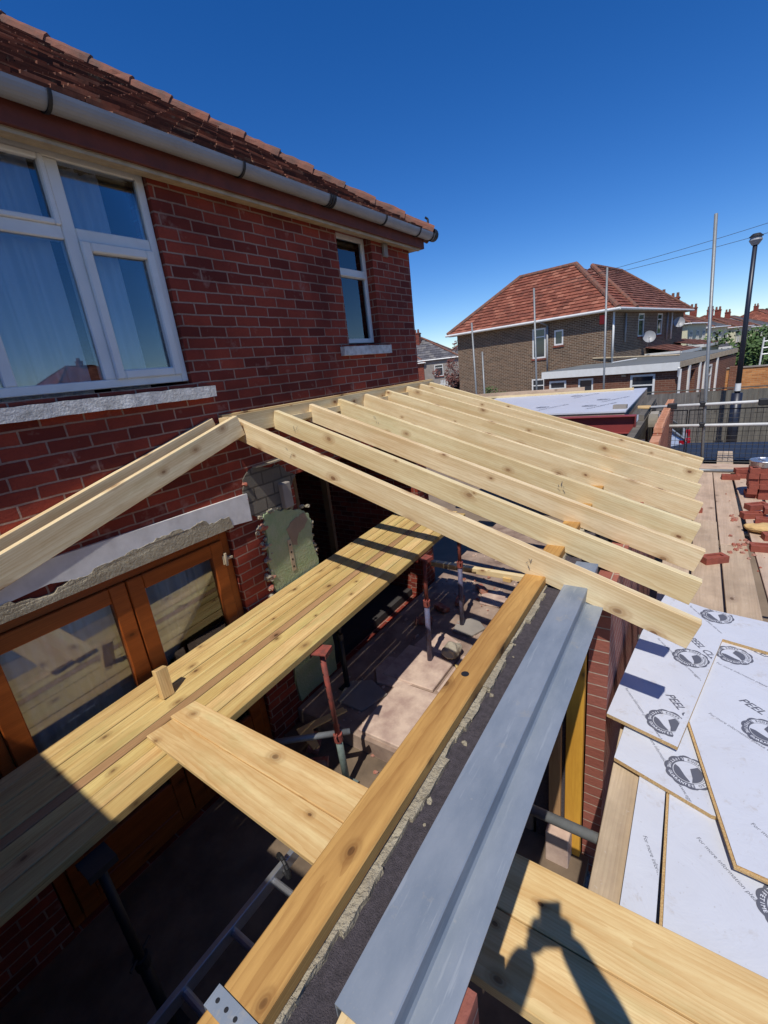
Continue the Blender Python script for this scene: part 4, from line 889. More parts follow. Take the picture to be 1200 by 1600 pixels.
for i, (x, y, z, a_, lb) in enumerate(((5.28, -3.60, .0, -1.5, 'long red brick on the walkway below the tan sack'), (5.62, -3.72, .0, -1.35, 'red brick behind the tan sack, partly outside the picture'), (5.3, -3.83, .0, -1.5, 'red brick at the right edge in line with the lowest row'),
     (6.28, -3.58, .0, -1.2, 'red brick lying askew in front of the brick stack'), (6.42, -3.62, .066, -1.0, 'tilted red brick on top of the one before the stack'), (6.30, -3.78, .066, -1.5, 'red brick end on beside the tilted one'), (6.1, -3.70, 0, -1.6, 'flat red brick just behind the tan sack'), (8.1, -3.62, .0, -1.45, 'red brick behind the stack at the far end'), (8.15, -3.60, .066, -1.3, 'upper red brick behind the stack at the far end'), (8.0, -3.45, .0, -1.5, 'far left red brick behind the stack'))):
    lbrick(x, y, SZ+z, a_, lb, tx=.04*(i % 3), ty=.03*(i % 2))
# the stack: rows of bricks with a tin on top
for r_ in range(6):
    for c in range(3):
        lbrick(7.15 + random.uniform(-.03, .03) + .23*(c > 1), -3.62 - .112*c + random.uniform(-.012, .004) + (.1 if c > 1 else 0)*1, SZ + .066*r_, random.uniform(-.10, .10),
               '%s brick in the %s row of the stack under the tin' % (('left hand', 'middle', 'back')[c], ('bottom', 'second', 'third', 'fourth', 'fifth', 'top')[r_]))
tin = thing('paint_tin', (7.2, -3.71, SZ+.40), 'dented round tin with a shiny lid on top of the red brick stack', 'tin')
bm = B(); cyl(bm, (7.2, -3.71, SZ+.397), (7.2, -3.71, SZ+.46), .135, .14, n=32); put('tin_body', bm, M['tinlid'], tin, smooth=False)
bm = B(); cyl(bm, (7.2, -3.71, SZ+.462), (7.2, -3.71, SZ+.468), .132, n=32)
for k in range(32):
    a0, a1 = 2*pi*k/32, 2*pi*(k+1)/32; cyl(bm, (7.2+.138*cos(a0), -3.71+.138*sin(a0), SZ+.468), (7.2+.138*cos(a1), -3.71+.138*sin(a1), SZ+.468), .008, n=6)
cyl(bm, (7.12, -3.72, SZ+.475), (7.25, -3.66, SZ+.475), .006, n=6); put('tin_lid', bm, M['tinlid'], tin)
bm = B(); bmesh.ops.create_icosphere(bm, subdivisions=4, radius=1); bmesh.ops.scale(bm, verts=bm.verts, vec=(.13, .27, .06)); rough(bm, .03, 6); rough(bm, .01, 22)
bmesh.ops.translate(bm, verts=bm.verts, vec=(5.80, -3.74, SZ+.05)); put('paper_sack', bm, M['glove'], label='crumpled tan paper sack lying between red bricks on the walkway', cat='sack')
bm = B(); rr = random.Random(8)
for k in range(9): lump(bm, 4.6 + 2.6*rr.random(), -3.3 - .35*rr.random(), SZ+.004, rr.uniform(.004, .012), rr)
for k in range(22): lump(bm, 5.35 + .12*rr.gauss(0, 1), -3.43 + .05*rr.gauss(0, 1), SZ+.006, rr.uniform(.008, .022), rr)
for k in range(12): lump(bm, 6.2 + .08*rr.gauss(0, 1), -3.45 + .06*rr.gauss(0, 1), SZ+.006, rr.uniform(.008, .02), rr)
put('brick_crumbs', bm, M['rubble'], kind='stuff', label='crumbs of red brick scattered on the walkway boards', cat='rubble')
# ================================================================== FLAT ROOF NEXT TO THE WALL END
frf = thing('flat_roof', (10, -0.5, 2.3), 'white boarded flat roof of the half built extension beyond the rafters', 'flat roof')
bm = B(); prism(bm, [(8.55, -1.99), (12.62, -1.97), (12.62, 1.6), (8.55, 1.6)], 2.425, 2.45); put('roof_board', bm, [M['film'], M['chip']], frf)
mk = B(); T0 = Matrix.Translation((0, 0, 2.4508))
for x, y, a_ in ((9.6, -.35, 155), (10.5, -1.35, 155), (9.5, -1.25, 155), (11.6, -.6, 155), (8.9, .3, 155)):
    T = T0 @ Matrix.Translation((x, y, 0)) @ Matrix.Rotation(radians(a_), 4, 'Z'); badge(mk, T, .13); add_bm(mk, textmesh('PEEL CLEAN XTRA', .11, .25, True), T @ Matrix.Translation((-.5, .2, 0)))
put('printing', mk, [M['ink'], M['inkw']], frf, recalc=False)
bm = B(); box(bm, 8.57, 12.6, -1.97, 1.58, 2.25, 2.424); put('roof_joist_deck', bm, M['scaf'], frf)
beam('kerb_timber', (12.30, -1.72, 2.475), (12.30, 2.6, 2.475), .06, .05, M['rafter'], label='long pale timber lying along the far edge of the white flat roof', cat='timber', up=(0, 0, 1))
beam('kerb_timber', (12.55, -0.60, 2.51), (12.55, 2.8, 2.51), .05, .12, M['scaf'], label='darker brown plank on edge behind the pale timber on the flat roof', cat='timber')
lbrick(8.9, -1.86, 2.452, 1.5, 'grey brown paving block left on the corner of the white flat roof', m='concrete', frog=False)
bm = B()
box(bm, 7.55, 7.71, -2.22, 0.6, 2.49, 2.502); box(bm, 7.55, 7.71, -2.22, 0.6, 2.24, 2.252); box(bm, 7.626, 7.634, -2.22, 0.6, 2.2525, 2.4895); box(bm, 7.56, 7.70, -2.232, -2.2205, 2.24, 2.50)
put('steel_beam', bm, M['redsteel'], bevel=.001, label='dark red primed steel I beam crossing in front of the white flat roof', cat='steel beam')
bm = B(); prism(bm, [(8.9, -2.30), (9.25, -2.30), (9.3, -2.10), (8.95, -2.12)], 2.425, 2.44); rough(bm, .02, 4, 3); put('cement_sack', bm, M['glove'], label='orange and white sack on the wall end beside the flat roof', cat='sack')

# ================================================================== GENERIC HOUSE
def hip(par, W, D, ze, zr, in0, in1, mat, name='roof', tw=0.33, g=0.25, ox=0, oy=0, mw=None, half=None):
    """hipped roof on a local rectangle ox..ox+W by oy..oy+D, ridge along local x, inset in0/in1"""
    T = mw; P = lambda x, y, z: T @ Vector((ox+x, oy+y, z)); m = D/2
    a, b, c, d = P(0, 0, ze), P(W, 0, ze), P(W, D, ze), P(0, D, ze); r0, r1 = P(in0, m, zr), P(W-in1, m, zr)
    tiles(name, a, b, r0, r1, mat, tw=tw, g=g, th=.03, jit=.008, parent=par)
    tiles(name, d, c, r0, r1, mat, tw=tw, g=g, th=.03, jit=.008, parent=par)
    tiles(name, a, d, r0, r0, mat, tw=tw, g=g, th=.03, jit=.008, parent=par)
    tiles(name, b, c, r1, r1, mat, tw=tw, g=g, th=.03, jit=.008, parent=par)
    bm = B()
    for p, q in ((a, r0), (d, r0), (b, r1), (c, r1), (r0, r1)):
        if (p-q).length > .2: cyl(bm, p + Vector((0, 0, .04)), q + Vector((0, 0, .06)), .10, n=8)
    put('ridge_tiles', bm, M['ridge'], par)
def fwin(par, T, cx, cz, w, h, face, sill=True, m='farglass'):
    """window on a local wall: face = ('y', y) outward -y  or ('x', x) outward -x"""
    ax, pos = face
    def bx(bm, u0, u1, d0, d1, z0, z1):
        if ax == 'y': box(bm, u0, u1, pos-d1, pos-d0, z0, z1, mat=T)
        else: box(bm, pos-d1, pos-d0, u0, u1, z0, z1, mat=T)
    bm = B(); f = .07
    bx(bm, cx-w/2, cx-w/2+f, .0, .05, cz-h/2, cz+h/2); bx(bm, cx+w/2-f, cx+w/2, .0, .05, cz-h/2, cz+h/2)
    bx(bm, cx-w/2+f, cx+w/2-f, .0, .05, cz-h/2, cz-h/2+f); bx(bm, cx-w/2+f, cx+w/2-f, .0, .05, cz+h/2-f, cz+h/2)
    if w > .9: bx(bm, cx-.03, cx+.03, .0, .048, cz-h/2+f, cz+h/2-f)
    if h > 1.0: bx(bm, cx-w/2+f, cx+w/2-f, .0, .046, cz+h*.2, cz+h*.2+.05)
    wo = put('window', bm, M['upvc'], par)
    bm = B(); bx(bm, cx-w/2+f, cx+w/2-f, .005, .02, cz-h/2+f, cz+h/2-f); put('pane', bm, M[m], wo)
    if sill: bm = B(); bx(bm, cx-w/2-.05, cx+w/2+.05, .0, .09, cz-h/2-.09, cz-h/2-.002); put('sill', bm, M['brickred2'] if m == 'farglass' else M['upvc'], wo)
def rot2(x, y, deg): return Matrix.Translation((x, y, 0)) @ Matrix.Rotation(radians(deg), 4, 'Z')

# --- the brown brick house across the gardens
T = rot2(23.4, 0.15, -11); bh = thing('brown_brick_house', (0, 0, 0), 'brown brick house with a big red hipped roof standing behind the white flat roof', 'house', mat=T)
bm = B()
wallgrid(bm, .35, 8.75, -.3, 4.88, .35, .6, [(2.56, 3.01, 3.72, 4.42), (3.44, 4.16, 3.20, 4.62), (3.45, 4.2, .9, 2.2)], axis='y')
wallgrid(bm, .602, 12.6, -.3, 4.88, .35, .6, [(4.0, 4.9, 3.7, 4.8), (7.2, 8.1, 3.7, 4.8)]); wallgrid(bm, .602, 6.2, -.3, 4.88, 8.5, 8.75, []); wallgrid(bm, .602, 6.0, -.3, 4.88, 12.35, 12.6, [], axis='y'); wallgrid(bm, 6.0, 12.6, -.3, 4.88, 6.0, 6.25, []); box(bm, .7, 12, .7, 6.0, 4.7, 4.85)
put('wall', bm, M['brickbrown'], bh, mw=T)
P = lambda x, y, z: T @ Vector((x, y, z)); ZE, ZR = 4.95, 7.52
a, b, c, d = P(0, 0, ZE), P(0, 9.15, ZE), P(6.4, 9.15, ZE), P(6.4, 0, ZE); r0, r1 = P(3.2, 3.2, ZR), P(3.2, 6.3, ZR)
kw = dict(tw=.33, g=.25, th=.035, jit=.01, parent=bh)
tiles('roof', a, b, r0, r1, M['tilered'], **kw); tiles('roof', b, c, r1, r1, M['tilered'], **kw); tiles('roof', a, d, r0, r0, M['tilered'], **kw); tiles('roof', d, c, r0, r1, M['tilered'], **kw)
s0, s1 = P(5.35, 3.2, ZR+.06), P(9.8, 3.2, ZR+.06)
tiles('cross_roof', P(2.4, 0, ZE), P(13, 0, ZE), s0, s1, M['tilepink'], **kw); tiles('cross_roof', P(13, 0, ZE), P(13, 6.4, ZE), s1, s1, M['tilepink'], **kw); tiles('cross_roof', P(2.4, 6.4, ZE), P(13, 6.4, ZE), s0, s1, M['tilepink'], **kw); tiles('cross_roof', P(2.4, 0, ZE), P(2.4, 6.4, ZE), s0, s0, M['tilepink'], **kw)
bm = B()
for p, q in ((a, r0), (b, r1), (r0, r1), (P(2.4, 0, ZE), s0), (s0, s1), (P(13, 0, ZE), s1)):
    n_ = int((p-q).length/.33)
    for k in range(n_): cyl(bm, p.lerp(q, k/n_) + Vector((0, 0, .03)), p.lerp(q, (k+1.1)/n_) + Vector((0, 0, .055)), .13, .11, n=8)
put('ridge_tiles', bm, M['ridge'], bh)
bm = B(); cyl(bm, P(-.06, -.1, 4.93), P(-.06, 9.25, 4.93), .06, n=8); cyl(bm, P(-.06, -.08, 4.93), P(13, -.08, 4.93), .06, n=8); put('gutter', bm, M['upvc'], bh)
bm = B(); box(bm, 0.02, .35, .02, 9.1, 4.86, 4.90, mat=T); box(bm, .36, 12.9, .02, .35, 4.86, 4.90, mat=T); put('soffit', bm, M['soffit'], bh)
for x0, y0, z0, z1, m_ in ((.27, .25, 2.68, 4.90, 'upvc'), (.28, 3.33, 2.3, 4.72, 'gutter'), (1.9, .27, 3.5, 4.8, 'gutter'), (9.7, .27, 3.4, 4.85, 'upvc'), (8.8, .27, 3.4, 4.85, 'gutter')):
    bm = B(); cyl(bm, P(x0, y0, z0), P(x0, y0, z1), .045, n=10)
    if m_ == 'gutter' and y0 > 3: cyl(bm, P(.28, 3.33, 4.70), P(-.03, 3.6, 4.9), .045, n=10)
    put('drain_pipe', bm, M[m_], bh, smooth=True)
fwin(bh, T, 2.785, 4.07, .45, .70, ('x', .40)); fwin(bh, T, 3.80, 3.91, .70, 1.42, ('x', .40)); fwin(bh, T, 3.85, 1.6, .7, 1.2, ('x', .40))
fwin(bh, T, 4.45, 4.25, .9, 1.1, ('y', .40), m='farglass'); fwin(bh, T, 7.65, 4.25, .9, 1.1, ('y', .40), m='farglass')
bm = B(); box(bm, .24, .348, .60, .86, 4.40, 4.78, mat=T); put('alarm_box', bm, M['redbox'], bh, bevel=.02)
def dish(par, c, r, T, m='gutter'):
    bm = B(); n = 20
    cen = Vector(c); nrm = (Vector((-1, -.25, .35))).normalized(); ax = nrm.orthogonal().normalized(); ay = nrm.cross(ax)
    rings = []
    for k in range(5):
        rr_ = r*k/4; rings.append([bm.verts.new(cen + (ax*cos(2*pi*i/n)+ay*sin(2*pi*i/n))*rr_ + nrm*(0.25*rr_*rr_/r)) for i in range(n)])
    for k in range(4):
        for i in range(n):
            try: bm.faces.new((rings[k][i], rings[k][(i+1) % n], rings[k+1][(i+1) % n], rings[k+1][i]))
            except ValueError: pass
    bmesh.ops.remove_doubles(bm, verts=bm.verts, dist=1e-4)
    bmesh.ops.solidify(bm, geom=list(bm.faces), thickness=.015)
    cyl(bm, cen, cen + nrm*r*1.1 + Vector((0, 0, -r*.5)), .012, n=6); cyl(bm, cen, cen - nrm*.35 + Vector((0, 0, -.3)), .018, n=6)
    put('satellite_dish', bm, M[m], par, smooth=False)
dish(bh, P(4.6, .0, 3.62), .30, T); dish(bh, P(10.1, .0, 4.25), .30, T)
# chimney behind the roof
def chimney(par, c, w, h, pots=2, T=Matrix(), m='brickred2'):
    bm = B(); R = Matrix.Translation(c); box(bm, -w/2, w/2, -w*.7, w*.7, -h*.5, h, mat=R); box(bm, -w/2-.05, w/2+.05, -w*.7-.05, w*.7+.05, h*.86, h*.95, mat=R)
    ch = put('chimney', bm, M[m], par)
    for k in range(pots):
        bm = B(); y = (k-(pots-1)/2)*w*.75; cyl(bm, Vector(c)+Vector((0, y, h)), Vector(c)+Vector((0, y, h+.35)), .12, .10, n=10)
        put('chimney_pot', bm, M['ridge'], ch)

# --- flat roofed extension of that house
T = rot2(18.93, -2.36, -13); ex = thing('garden_extension', (0, 0, 0), 'single storey brown brick extension with a white fascia and grey felt roof', 'extension', mat=T)
bm = B(); wallgrid(bm, .0, 4.95, -.3, 2.42, .15, .35, [(3.98, 4.7, .3, 2.30), (2.9, 3.5, .3, 2.34), (.72, 1.54, 1.0, 2.34)], axis='y'); wallgrid(bm, .352, 8.9, -.3, 2.42, .0, .2, [(1.5, 2.2, .9, 2.3), (3.6, 4.5, .9, 2.3)])
wallgrid(bm, .352, 4.5, -.3, 2.42, 4.75, 4.95, []); wallgrid(bm, 0.2, 4.7, -.3, 2.42, 8.7, 8.9, [], axis='y')
put('wall', bm, M['brickbrown2'], ex, mw=T)
bm = B(); box(bm, .02, 8.95, .02, 4.98, 2.60, 2.70, mat=T); bmesh.ops.subdivide_edges(bm, edges=bm.edges, cuts=6, use_grid_fill=True); rough(bm, .012, 1.2); put('felt_roof', bm, M['felt'], ex)
bm = B(); box(bm, -.02, .015, -.05, 4.97, 2.42, 2.69, mat=T); put('fascia_board', bm, M['upvc'], ex)
bm = B(); box(bm, .016, 8.9, -.05, -.015, 2.50, 2.69, mat=T); put('fascia_board', bm, M['soffit'], ex)
bm = B(); cyl(bm, T @ Vector((-.06, -.05, 2.5)), T @ Vector((.05, -.02, 2.2)), .04, n=8); cyl(bm, T @ Vector((.05, -.06, 2.45)), T @ Vector((.05, -.06, .2)), .045, n=8); put('drain_pipe', bm, M['upvc'], ex)
for x in (1.2, 2.6, 3.3, 5.2): bm = B(); box(bm, x, x+.13, -.06, -.002, -.2, 2.49, mat=T); put('post', bm, M['upvc'], ex)
fwin(ex, T, 4.34, 1.75, .72, 1.1, ('x', .17)); fwin(ex, T, 1.13, 1.67, .82, 1.34, ('x', .17)); fwin(ex, T, 3.2, 1.35, .6, 1.95, ('x', .22), sill=False)
fwin(ex, T, 4.05, 1.6, .9, 1.4, ('y', .02))
bm = B(); box(bm, .1, .148, 1.70, 1.85, 2.30, 2.38, mat=T); put('wall_vent', bm, M['soffit'], ex)
bm = B(); box(bm, .40, .6, .85, 1.25, 1.1, 1.6, mat=T); put('storage_crate', bm, M['bluebin'], bevel=.03, label='blue plastic crate behind the window of the brown extension', cat='crate')
bm = B(); cyl(bm, T @ Vector((3.9, 1.0, 2.78)), T @ Vector((4.1, 4.6, 2.95)), .035, n=8); put('roof_pipe', bm, M['soffit'], ex)
bm = B(); cyl(bm, T @ Vector((2.2, 3.0, 2.76)), T @ Vector((3.2, 2.4, 2.80)), .03, n=8); put('roof_pipe', bm, M['tubewhite'], ex)

# --- far terraces and sheds
def farhouse(x, y, deg, W, D, ze, zr, wallm, roofm, label, z0=-1.0, ins=None, chim=((.5, .5),), wins=3, name='terraced_house', gable=False, cat='house', group='far terraced houses', both=True):
    T = rot2(x, y, deg); h = thing(name, (0, 0, 0), label, cat, group, mat=T)
    bm = B(); box(bm, .2, W-.2, .2, D-.2, z0, ze-.03); put('wall', bm, M[wallm], h, mw=T)
    i_ = D*.42 if ins is None else ins
    hip(h, W, D, ze, zr, i_, i_, M[roofm], mw=T, tw=.5, g=.45)
    for fx, fy in chim: chimney(h, T @ Vector((W*fx, D*fy, zr-.3)), .48, .95)
    for k in range(wins):
        fwin(h, T, W*(k+.5)/wins, ze-1.1, 1.1, 1.15, ('y', .19)); fwin(h, T, W*(k+.5)/wins, ze-3.6, 1.1, 1.2, ('y', .19))
        if both: fwin(h, T, D*(k+.5)/wins, ze-1.1, .9, 1.15, ('x', .19))
    bm = B(); cyl(bm, T @ Vector((0, -.02, ze)), T @ Vector((W, -.02, ze)), .06, n=6); cyl(bm, T @ Vector((-.02, 0, ze)), T @ Vector((-.02, D, ze)), .06, n=6); put('gutter', bm, M['upvc'], h)
    return h
farhouse(43.5, -2.2, -8, 9, 8, 4.3, 6.1, 'render', 'tilepink', 'cream rendered house with twin chimneys just right of the brown house roof', chim=((.15, .3), (.75, .3)))
farhouse(56.0, -3.9, -10, 9, 8, 3.9, 5.6, 'render', 'slate', 'second terraced house along, between the tall pole and the cream house', chim=((.2, .4), (.8, .4)))
farhouse(68.0, -6.3, -12, 10, 8, 3.7, 5.4, 'render', 'tilepink', 'third terraced house along, seen just left of the street lamp', chim=((.2, .4), (.6, .4)))
farhouse(82.0, -9.4, -14, 11, 9, 3.5, 5.3, 'render', 'slate', 'fourth terraced house along, a low grey roof behind the street lamp', chim=((.3, .5),))
farhouse(100.0, -13.6, -16, 12, 9, 4.0, 6.2, 'whitewall', 'tilered', 'white rendered house farthest right below the wooded hill', chim=((.3, .5),))
farhouse(44.5, 17.2, 18, 7.5, 9, 3.9, 6.3, 'concrete', 'slate', 'grey rendered house with bay windows left of the brown house', chim=((.5, .98),), wins=2)
farhouse(43.3, 20.6, 18, 7.5, 8, 3.7, 6.2, 'brickred2', 'slate', 'grey roofed house partly hidden by the corner of the red brick house', chim=((.4, .15),), wins=2)
farhouse(47.5, 14.0, 18, 7, 7, 3.6, 5.6, 'concrete', 'slate', 'small grey roof gable tucked against the edge of the brown house', chim=(), wins=2)
farhouse(62, 30, 20, 10, 8, 3.9, 6.4, 'brickred2', 'slate', 'farthest slate roof between the red brick house and the brown house', chim=((.5, .5),), wins=2)
for i, x in enumerate((-8, 3, 14, 25)): farhouse(x*1.6, -62, 0, 9.5, 8, 5.0, 7.6, 'brickred2', 'tilered', ('terraced house behind the camera, first of four mirrored in the window', 'terraced house behind the camera, second of four mirrored in the window', 'terraced house behind the camera, third of four mirrored in the window', 'terraced house behind the camera, last of four mirrored in the window')[i], chim=((.5, .5),), wins=2, group='terraced houses behind the camera', both=False)
def shed(x, y, deg, W, D, z, dz, wallm, roofm, label):
    T = rot2(x, y, deg); h = thing('garden_shed', (0, 0, 0), label, 'outbuilding', mat=T)
    bm = B(); box(bm, 0, W, 0, D, -.5, z-.02); put('wall', bm, M[wallm], h, mw=T)
    tiles('roof', T @ Vector((-.15, -.15, z)), T @ Vector((W+.15, -.15, z)), T @ Vector((-.15, D+.15, z+dz)), T @ Vector((W+.15, D+.15, z+dz)), M[roofm], tw=.33, g=.3, th=.03, parent=h)
    bm = B(); box(bm, -.2, -.155, -.15, D+.15, z-.12, z+.05, mat=T); box(bm, -.2, W+.2, -.22, -.17, z-.12, z+.02, mat=T); put('fascia_board', bm, M['upvc'], h)
shed(28.6, -2.0, -11, 4, 3, 2.75, .7, 'brickbrown2', 'tilepink', 'lean-to outbuilding with a reddish tiled roof behind the felt roof')
shed(34.0, -3.0, -11, 5, 3, 2.85, .6, 'render', 'tilepink', 'second reddish roofed outbuilding farther along beside the brown house')
shed(41.0, -4.6, -9, 6, 2.4, 2.4, .25, 'render', 'slate', 'low cream outbuilding behind the garden hedge')
# --- garden fence, orange wall, hedge
fn = thing('garden_fence', (17, -4, 0), 'weathered grey close boarded garden fence behind the black mesh', 'fence')
rr = random.Random(4); y = 0.6; k = 0
while y > -9.5:
    bm = B(); y1 = y - 1.83
    yy = y
    while yy > y1: w = .12; box(bm, 17 + .012*((int(yy*100)) % 2) + rr.uniform(0, .01), 17.02 + rr.uniform(0, .01), yy-w, yy-.004, .02, 1.84 - .006*y + rr.uniform(-.008, .008)); yy -= w*.985
    put('fence_panel', bm, M['fence'], fn, mw=Matrix.Translation((17, y, 0)) @ Matrix.Rotation(-pi/2, 4, 'Y'), world=True); bm = B()
    box(bm, 16.96, 17.05, y1-.05, y1+.03, 0, 1.90 - .006*y); put('fence_post', bm, M['fence'], fn); y = y1 - .03; k += 1
bm = B(); box(bm, 16.985, 17.04, -9.5, .6, 1.90, 1.93); put('fence_cap', bm, M['fence'], fn)
gw = thing('garden_wall', (26, -6, 0), 'orange brick garden wall with a darker pier beyond the grey fence', 'wall')
bm = B(); box(bm, 26, 26.22, -11, -3.1, -.2, 1.88); put('wall', bm, M['brickorange'], gw, mw=Matrix()); bm = B(); box(bm, 25.94, 26.28, -4.55, -4.1, -.2, 1.97); put('pier', bm, M['brickbrown2'], gw, mw=Matrix())
bm = B(); box(bm, 25.96, 26.26, -11, -4.56, 1.882, 1.93); box(bm, 25.96, 26.26, -4.09, -3.1, 1.882, 1.93); put('coping', bm, M['concrete'], gw)
def leaves(bm, c, rx, ry, rz, n, s, rr, flat=0.0):
    cl = [(Vector((rr.gauss(0, .45)*rx, rr.gauss(0, .45)*ry, rr.gauss(0, .42)*rz)), rr.uniform(.22, .45)) for _ in range(max(3, n//90))]
    for i in range(n):
        q, k = cl[i % len(cl)]; d_ = Vector((rr.gauss(0, 1), rr.gauss(0, 1), rr.gauss(0, 1))).normalized()*k*rr.uniform(.6, 1)
        p = Vector(c) + q + Vector((d_.x*rx, d_.y*ry, d_.z*rz)); a = Vector((rr.gauss(0, 1), rr.gauss(0, 1), rr.gauss(0, .6))).normalized(); b = a.orthogonal().normalized()
        ss = s*rr.uniform(.6, 1.3); bm.faces.new([bm.verts.new(p + a*ss), bm.verts.new(p + b*ss*.6), bm.verts.new(p - a*ss), bm.verts.new(p - b*ss*.6)])
def bush(name, x, y, z0, rx, ry, h, n, s, m, label, cat='bush', trunk=True, group=None, seed=1):
    rr = random.Random(seed); t = thing(name, (x, y, z0), label, cat, group)
    bm = B(); leaves(bm, (x, y, z0+h*.6), rx, ry, h*.45, n, s, rr); put('crown', bm, M[m], t, recalc=False)
    bm = B(); cyl(bm, (x, y, z0), (x, y, z0+h*.6), .04*h, .02*h, n=8)
    for k in range(4): a = k*1.6; cyl(bm, (x, y, z0+h*.35), (x+rx*.5*cos(a), y+ry*.5*sin(a), z0+h*.75), .02*h, .008*h, n=6)
    put('trunk', bm, M['bark'], t)
bush('garden_bush', 31, -5.6, 0, 1.6, 1.9, 2.6, 2200, .10, 'leaf', 'low green bush spilling over the orange garden wall', seed=3)
bush('garden_bush', 38, -6.0, 0, 2.4, 2.2, 3.4, 2600, .13, 'leaf', 'green hedge bush behind the street lamp post', seed=4)
bush('garden_tree', 46, -9.6, 0, 3.0, 3.2, 4.6, 3200, .15, 'leaf', 'tall green garden tree at the right edge below the white house', 'tree', seed=5)
bush('garden_bush', 36, -8.4, 0, 2.6, 2.2, 3.3, 2400, .13, 'leaf', 'bright green bush at the right edge behind the orange wall', seed=6)
bush('garden_bush', 33, -3.9, 0, 1.2, 1.1, 2.3, 1000, .09, 'leafred', 'rusty brown shrub beside the felt roofed extension', seed=7)
bush('copper_tree', 37.0, 14.3, -.5, 1.6, 1.7, 4.0, 2600, .10, 'leafred', 'copper leaved tree in front of the grey houses', 'tree', seed=8)
bush('garden_bush', 24.5, 6.4, 0, .5, .9, 2.15, 500, .05, 'leaf', 'small green shrub at the foot of the brown brick wall', seed=9)
t = thing('trellis_ladder', (30, -5.6, 1.4), 'small white ladder like trellis standing above the orange wall', 'trellis')
bm = B(); cyl(bm, (30, -5.45, 1.4), (30, -5.50, 3.0), .04, n=6); cyl(bm, (30, -5.95, 1.4), (30, -5.98, 3.05), .04, n=6); put('stile', bm, M['upvc'], t)
for k in range(3): bm = B(); cyl(bm, (30, -5.47, 2.2+.3*k), (30, -5.95, 2.22+.3*k), .035, n=6); put('rung', bm, M['upvc'], t)
bm = B(); box(bm, 27.5, 28.2, -4.1, -2.9, 1.95, 2.12); put('garden_trough', bm, M['whitewall'], bevel=.02, label='white trough on the garden wall beside the extension', cat='planter')
# street lamp
lp = thing('street_lamp', (16, -4.0, 0), 'black street lamp post with round head and pale sticker, before the fence', 'street lamp')
def dsc(u): return None
bm = B(); cyl(bm, (16.0, -3.88, -.02), (16, -3.88, 1.86), .13, .125, n=20); put('base', bm, M['navy'], lp, smooth=True)
bm = B(); cyl(bm, (16.0, -3.88, 1.86), (16, -3.87, 5.50), .066, .050, n=16); put('column', bm, M['navy'], lp, smooth=True)
bm = B(); cyl(bm, (16.0, -3.88, 1.92), (16, -3.88, 2.12), .069, n=16); put('sticker', bm, M['upvc'], lp)
bm = B(); cyl(bm, (16, -3.87, 5.49), (16, -3.87, 5.60), .07, .14, n=16); cyl(bm, (16, -3.87, 5.60), (16, -3.87, 5.68), .14, .11, n=16); put('lamp_head', bm, M['gutter'], lp)
bm = B(); cyl(bm, (16, -3.87, 5.68), (16, -3.87, 5.75), .155, .08, n=16); put('lamp_cap', bm, M['black'], lp)
# cars
def car(name, x, y, deg, paint, label, L=4.2, W=1.75, H=1.45):
    T = rot2(x, y, deg); c = thing(name, (0, 0, 0), label, 'car', mat=T)
    side = [(0.0, .35), (0.02, .85), (.10, 1.0), (.55, 1.38), (.9, H), (2.2, H-.02), (2.75, 1.28), (3.25, .98), (4.0, .86), (L, .60), (L, .32), (3.7, .25), (.3, .25)]
    bm = B(); m = [(p[0], p[1]) for p in side]
    nseg = len(m)
    ys = [0, .06, .2, W/2, W-.2, W-.06, W]
    rows = []
    for yv in ys:
        e = min(yv, W-yv); rows.append([bm.verts.new(T @ Vector((px, yv + (0.16 if e < .01 and pz > .95 else 0)*(1 if yv < W/2 else -1) , pz - (0.05 if e < .01 else 0)))) for px, pz in m])
    for a_, b_ in zip(rows[:-1], rows[1:]):
        for i in range(nseg): bm.faces.new((a_[i], a_[(i+1) % nseg], b_[(i+1) % nseg], b_[i]))
    bm.faces.new(rows[0]); bm.faces.new(rows[-1][::-1])
    put('body', bm, M[paint], c, smooth=False, bevel=.015)
    bm = B()
    for yv, s in ((.075, -1), (W-.075, 1)):
        f = [(.62, 1.02), (.98, 1.33), (2.15, 1.32), (2.85, 1.02)]
        vs = [bm.verts.new(T @ Vector((px, yv + s*(.03 if pz > 1.2 else .09), pz))) for px, pz in f]; bm.faces.new(vs)
    f = [(0.16, .22, 1.05), (0.16, W-.22, 1.05), (.53, W-.28, 1.36), (.53, .28, 1.36)]; bm.faces.new([bm.verts.new(T @ Vector((a_-.012, b_, d_+.012))) for a_, b_, d_ in f])
    f = [(3.2, .22, 1.01), (3.2, W-.22, 1.01), (2.78, W-.28, 1.27), (2.78, .28, 1.27)]; bm.faces.new([bm.verts.new(T @ Vector((a_+.012, b_, d_+.012))) for a_, b_, d_ in f])
    bmesh.ops.solidify(bm, geom=list(bm.faces), thickness=.006); put('windows', bm, M['carglass'], c)
    for yv in (.02, W-.42): bm = B(); box(bm, -.012, .20, yv-.03, yv+.30, .83, .94, mat=T); put('tail_light', bm, M['taillight'], c, bevel=.02)
    for px in (.75, 3.35):
        for yv in (-.02, W-.18):
            bm = B(); cyl(bm, T @ Vector((px, yv, .32)), T @ Vector((px, yv+.2, .32)), .32, n=24); w_ = put('wheel', bm, M['tyre'], c)
            bm = B(); cyl(bm, T @ Vector((px, yv-.004, .32)), T @ Vector((px, yv+.204, .32)), .19, n=16); put('rim', bm, M['gutter'], w_)
car('parked_car', 15.5, -2.86, 91, 'carpaint', 'silver car parked behind the scaffold, its red tail lamp showing past the brick wall end')
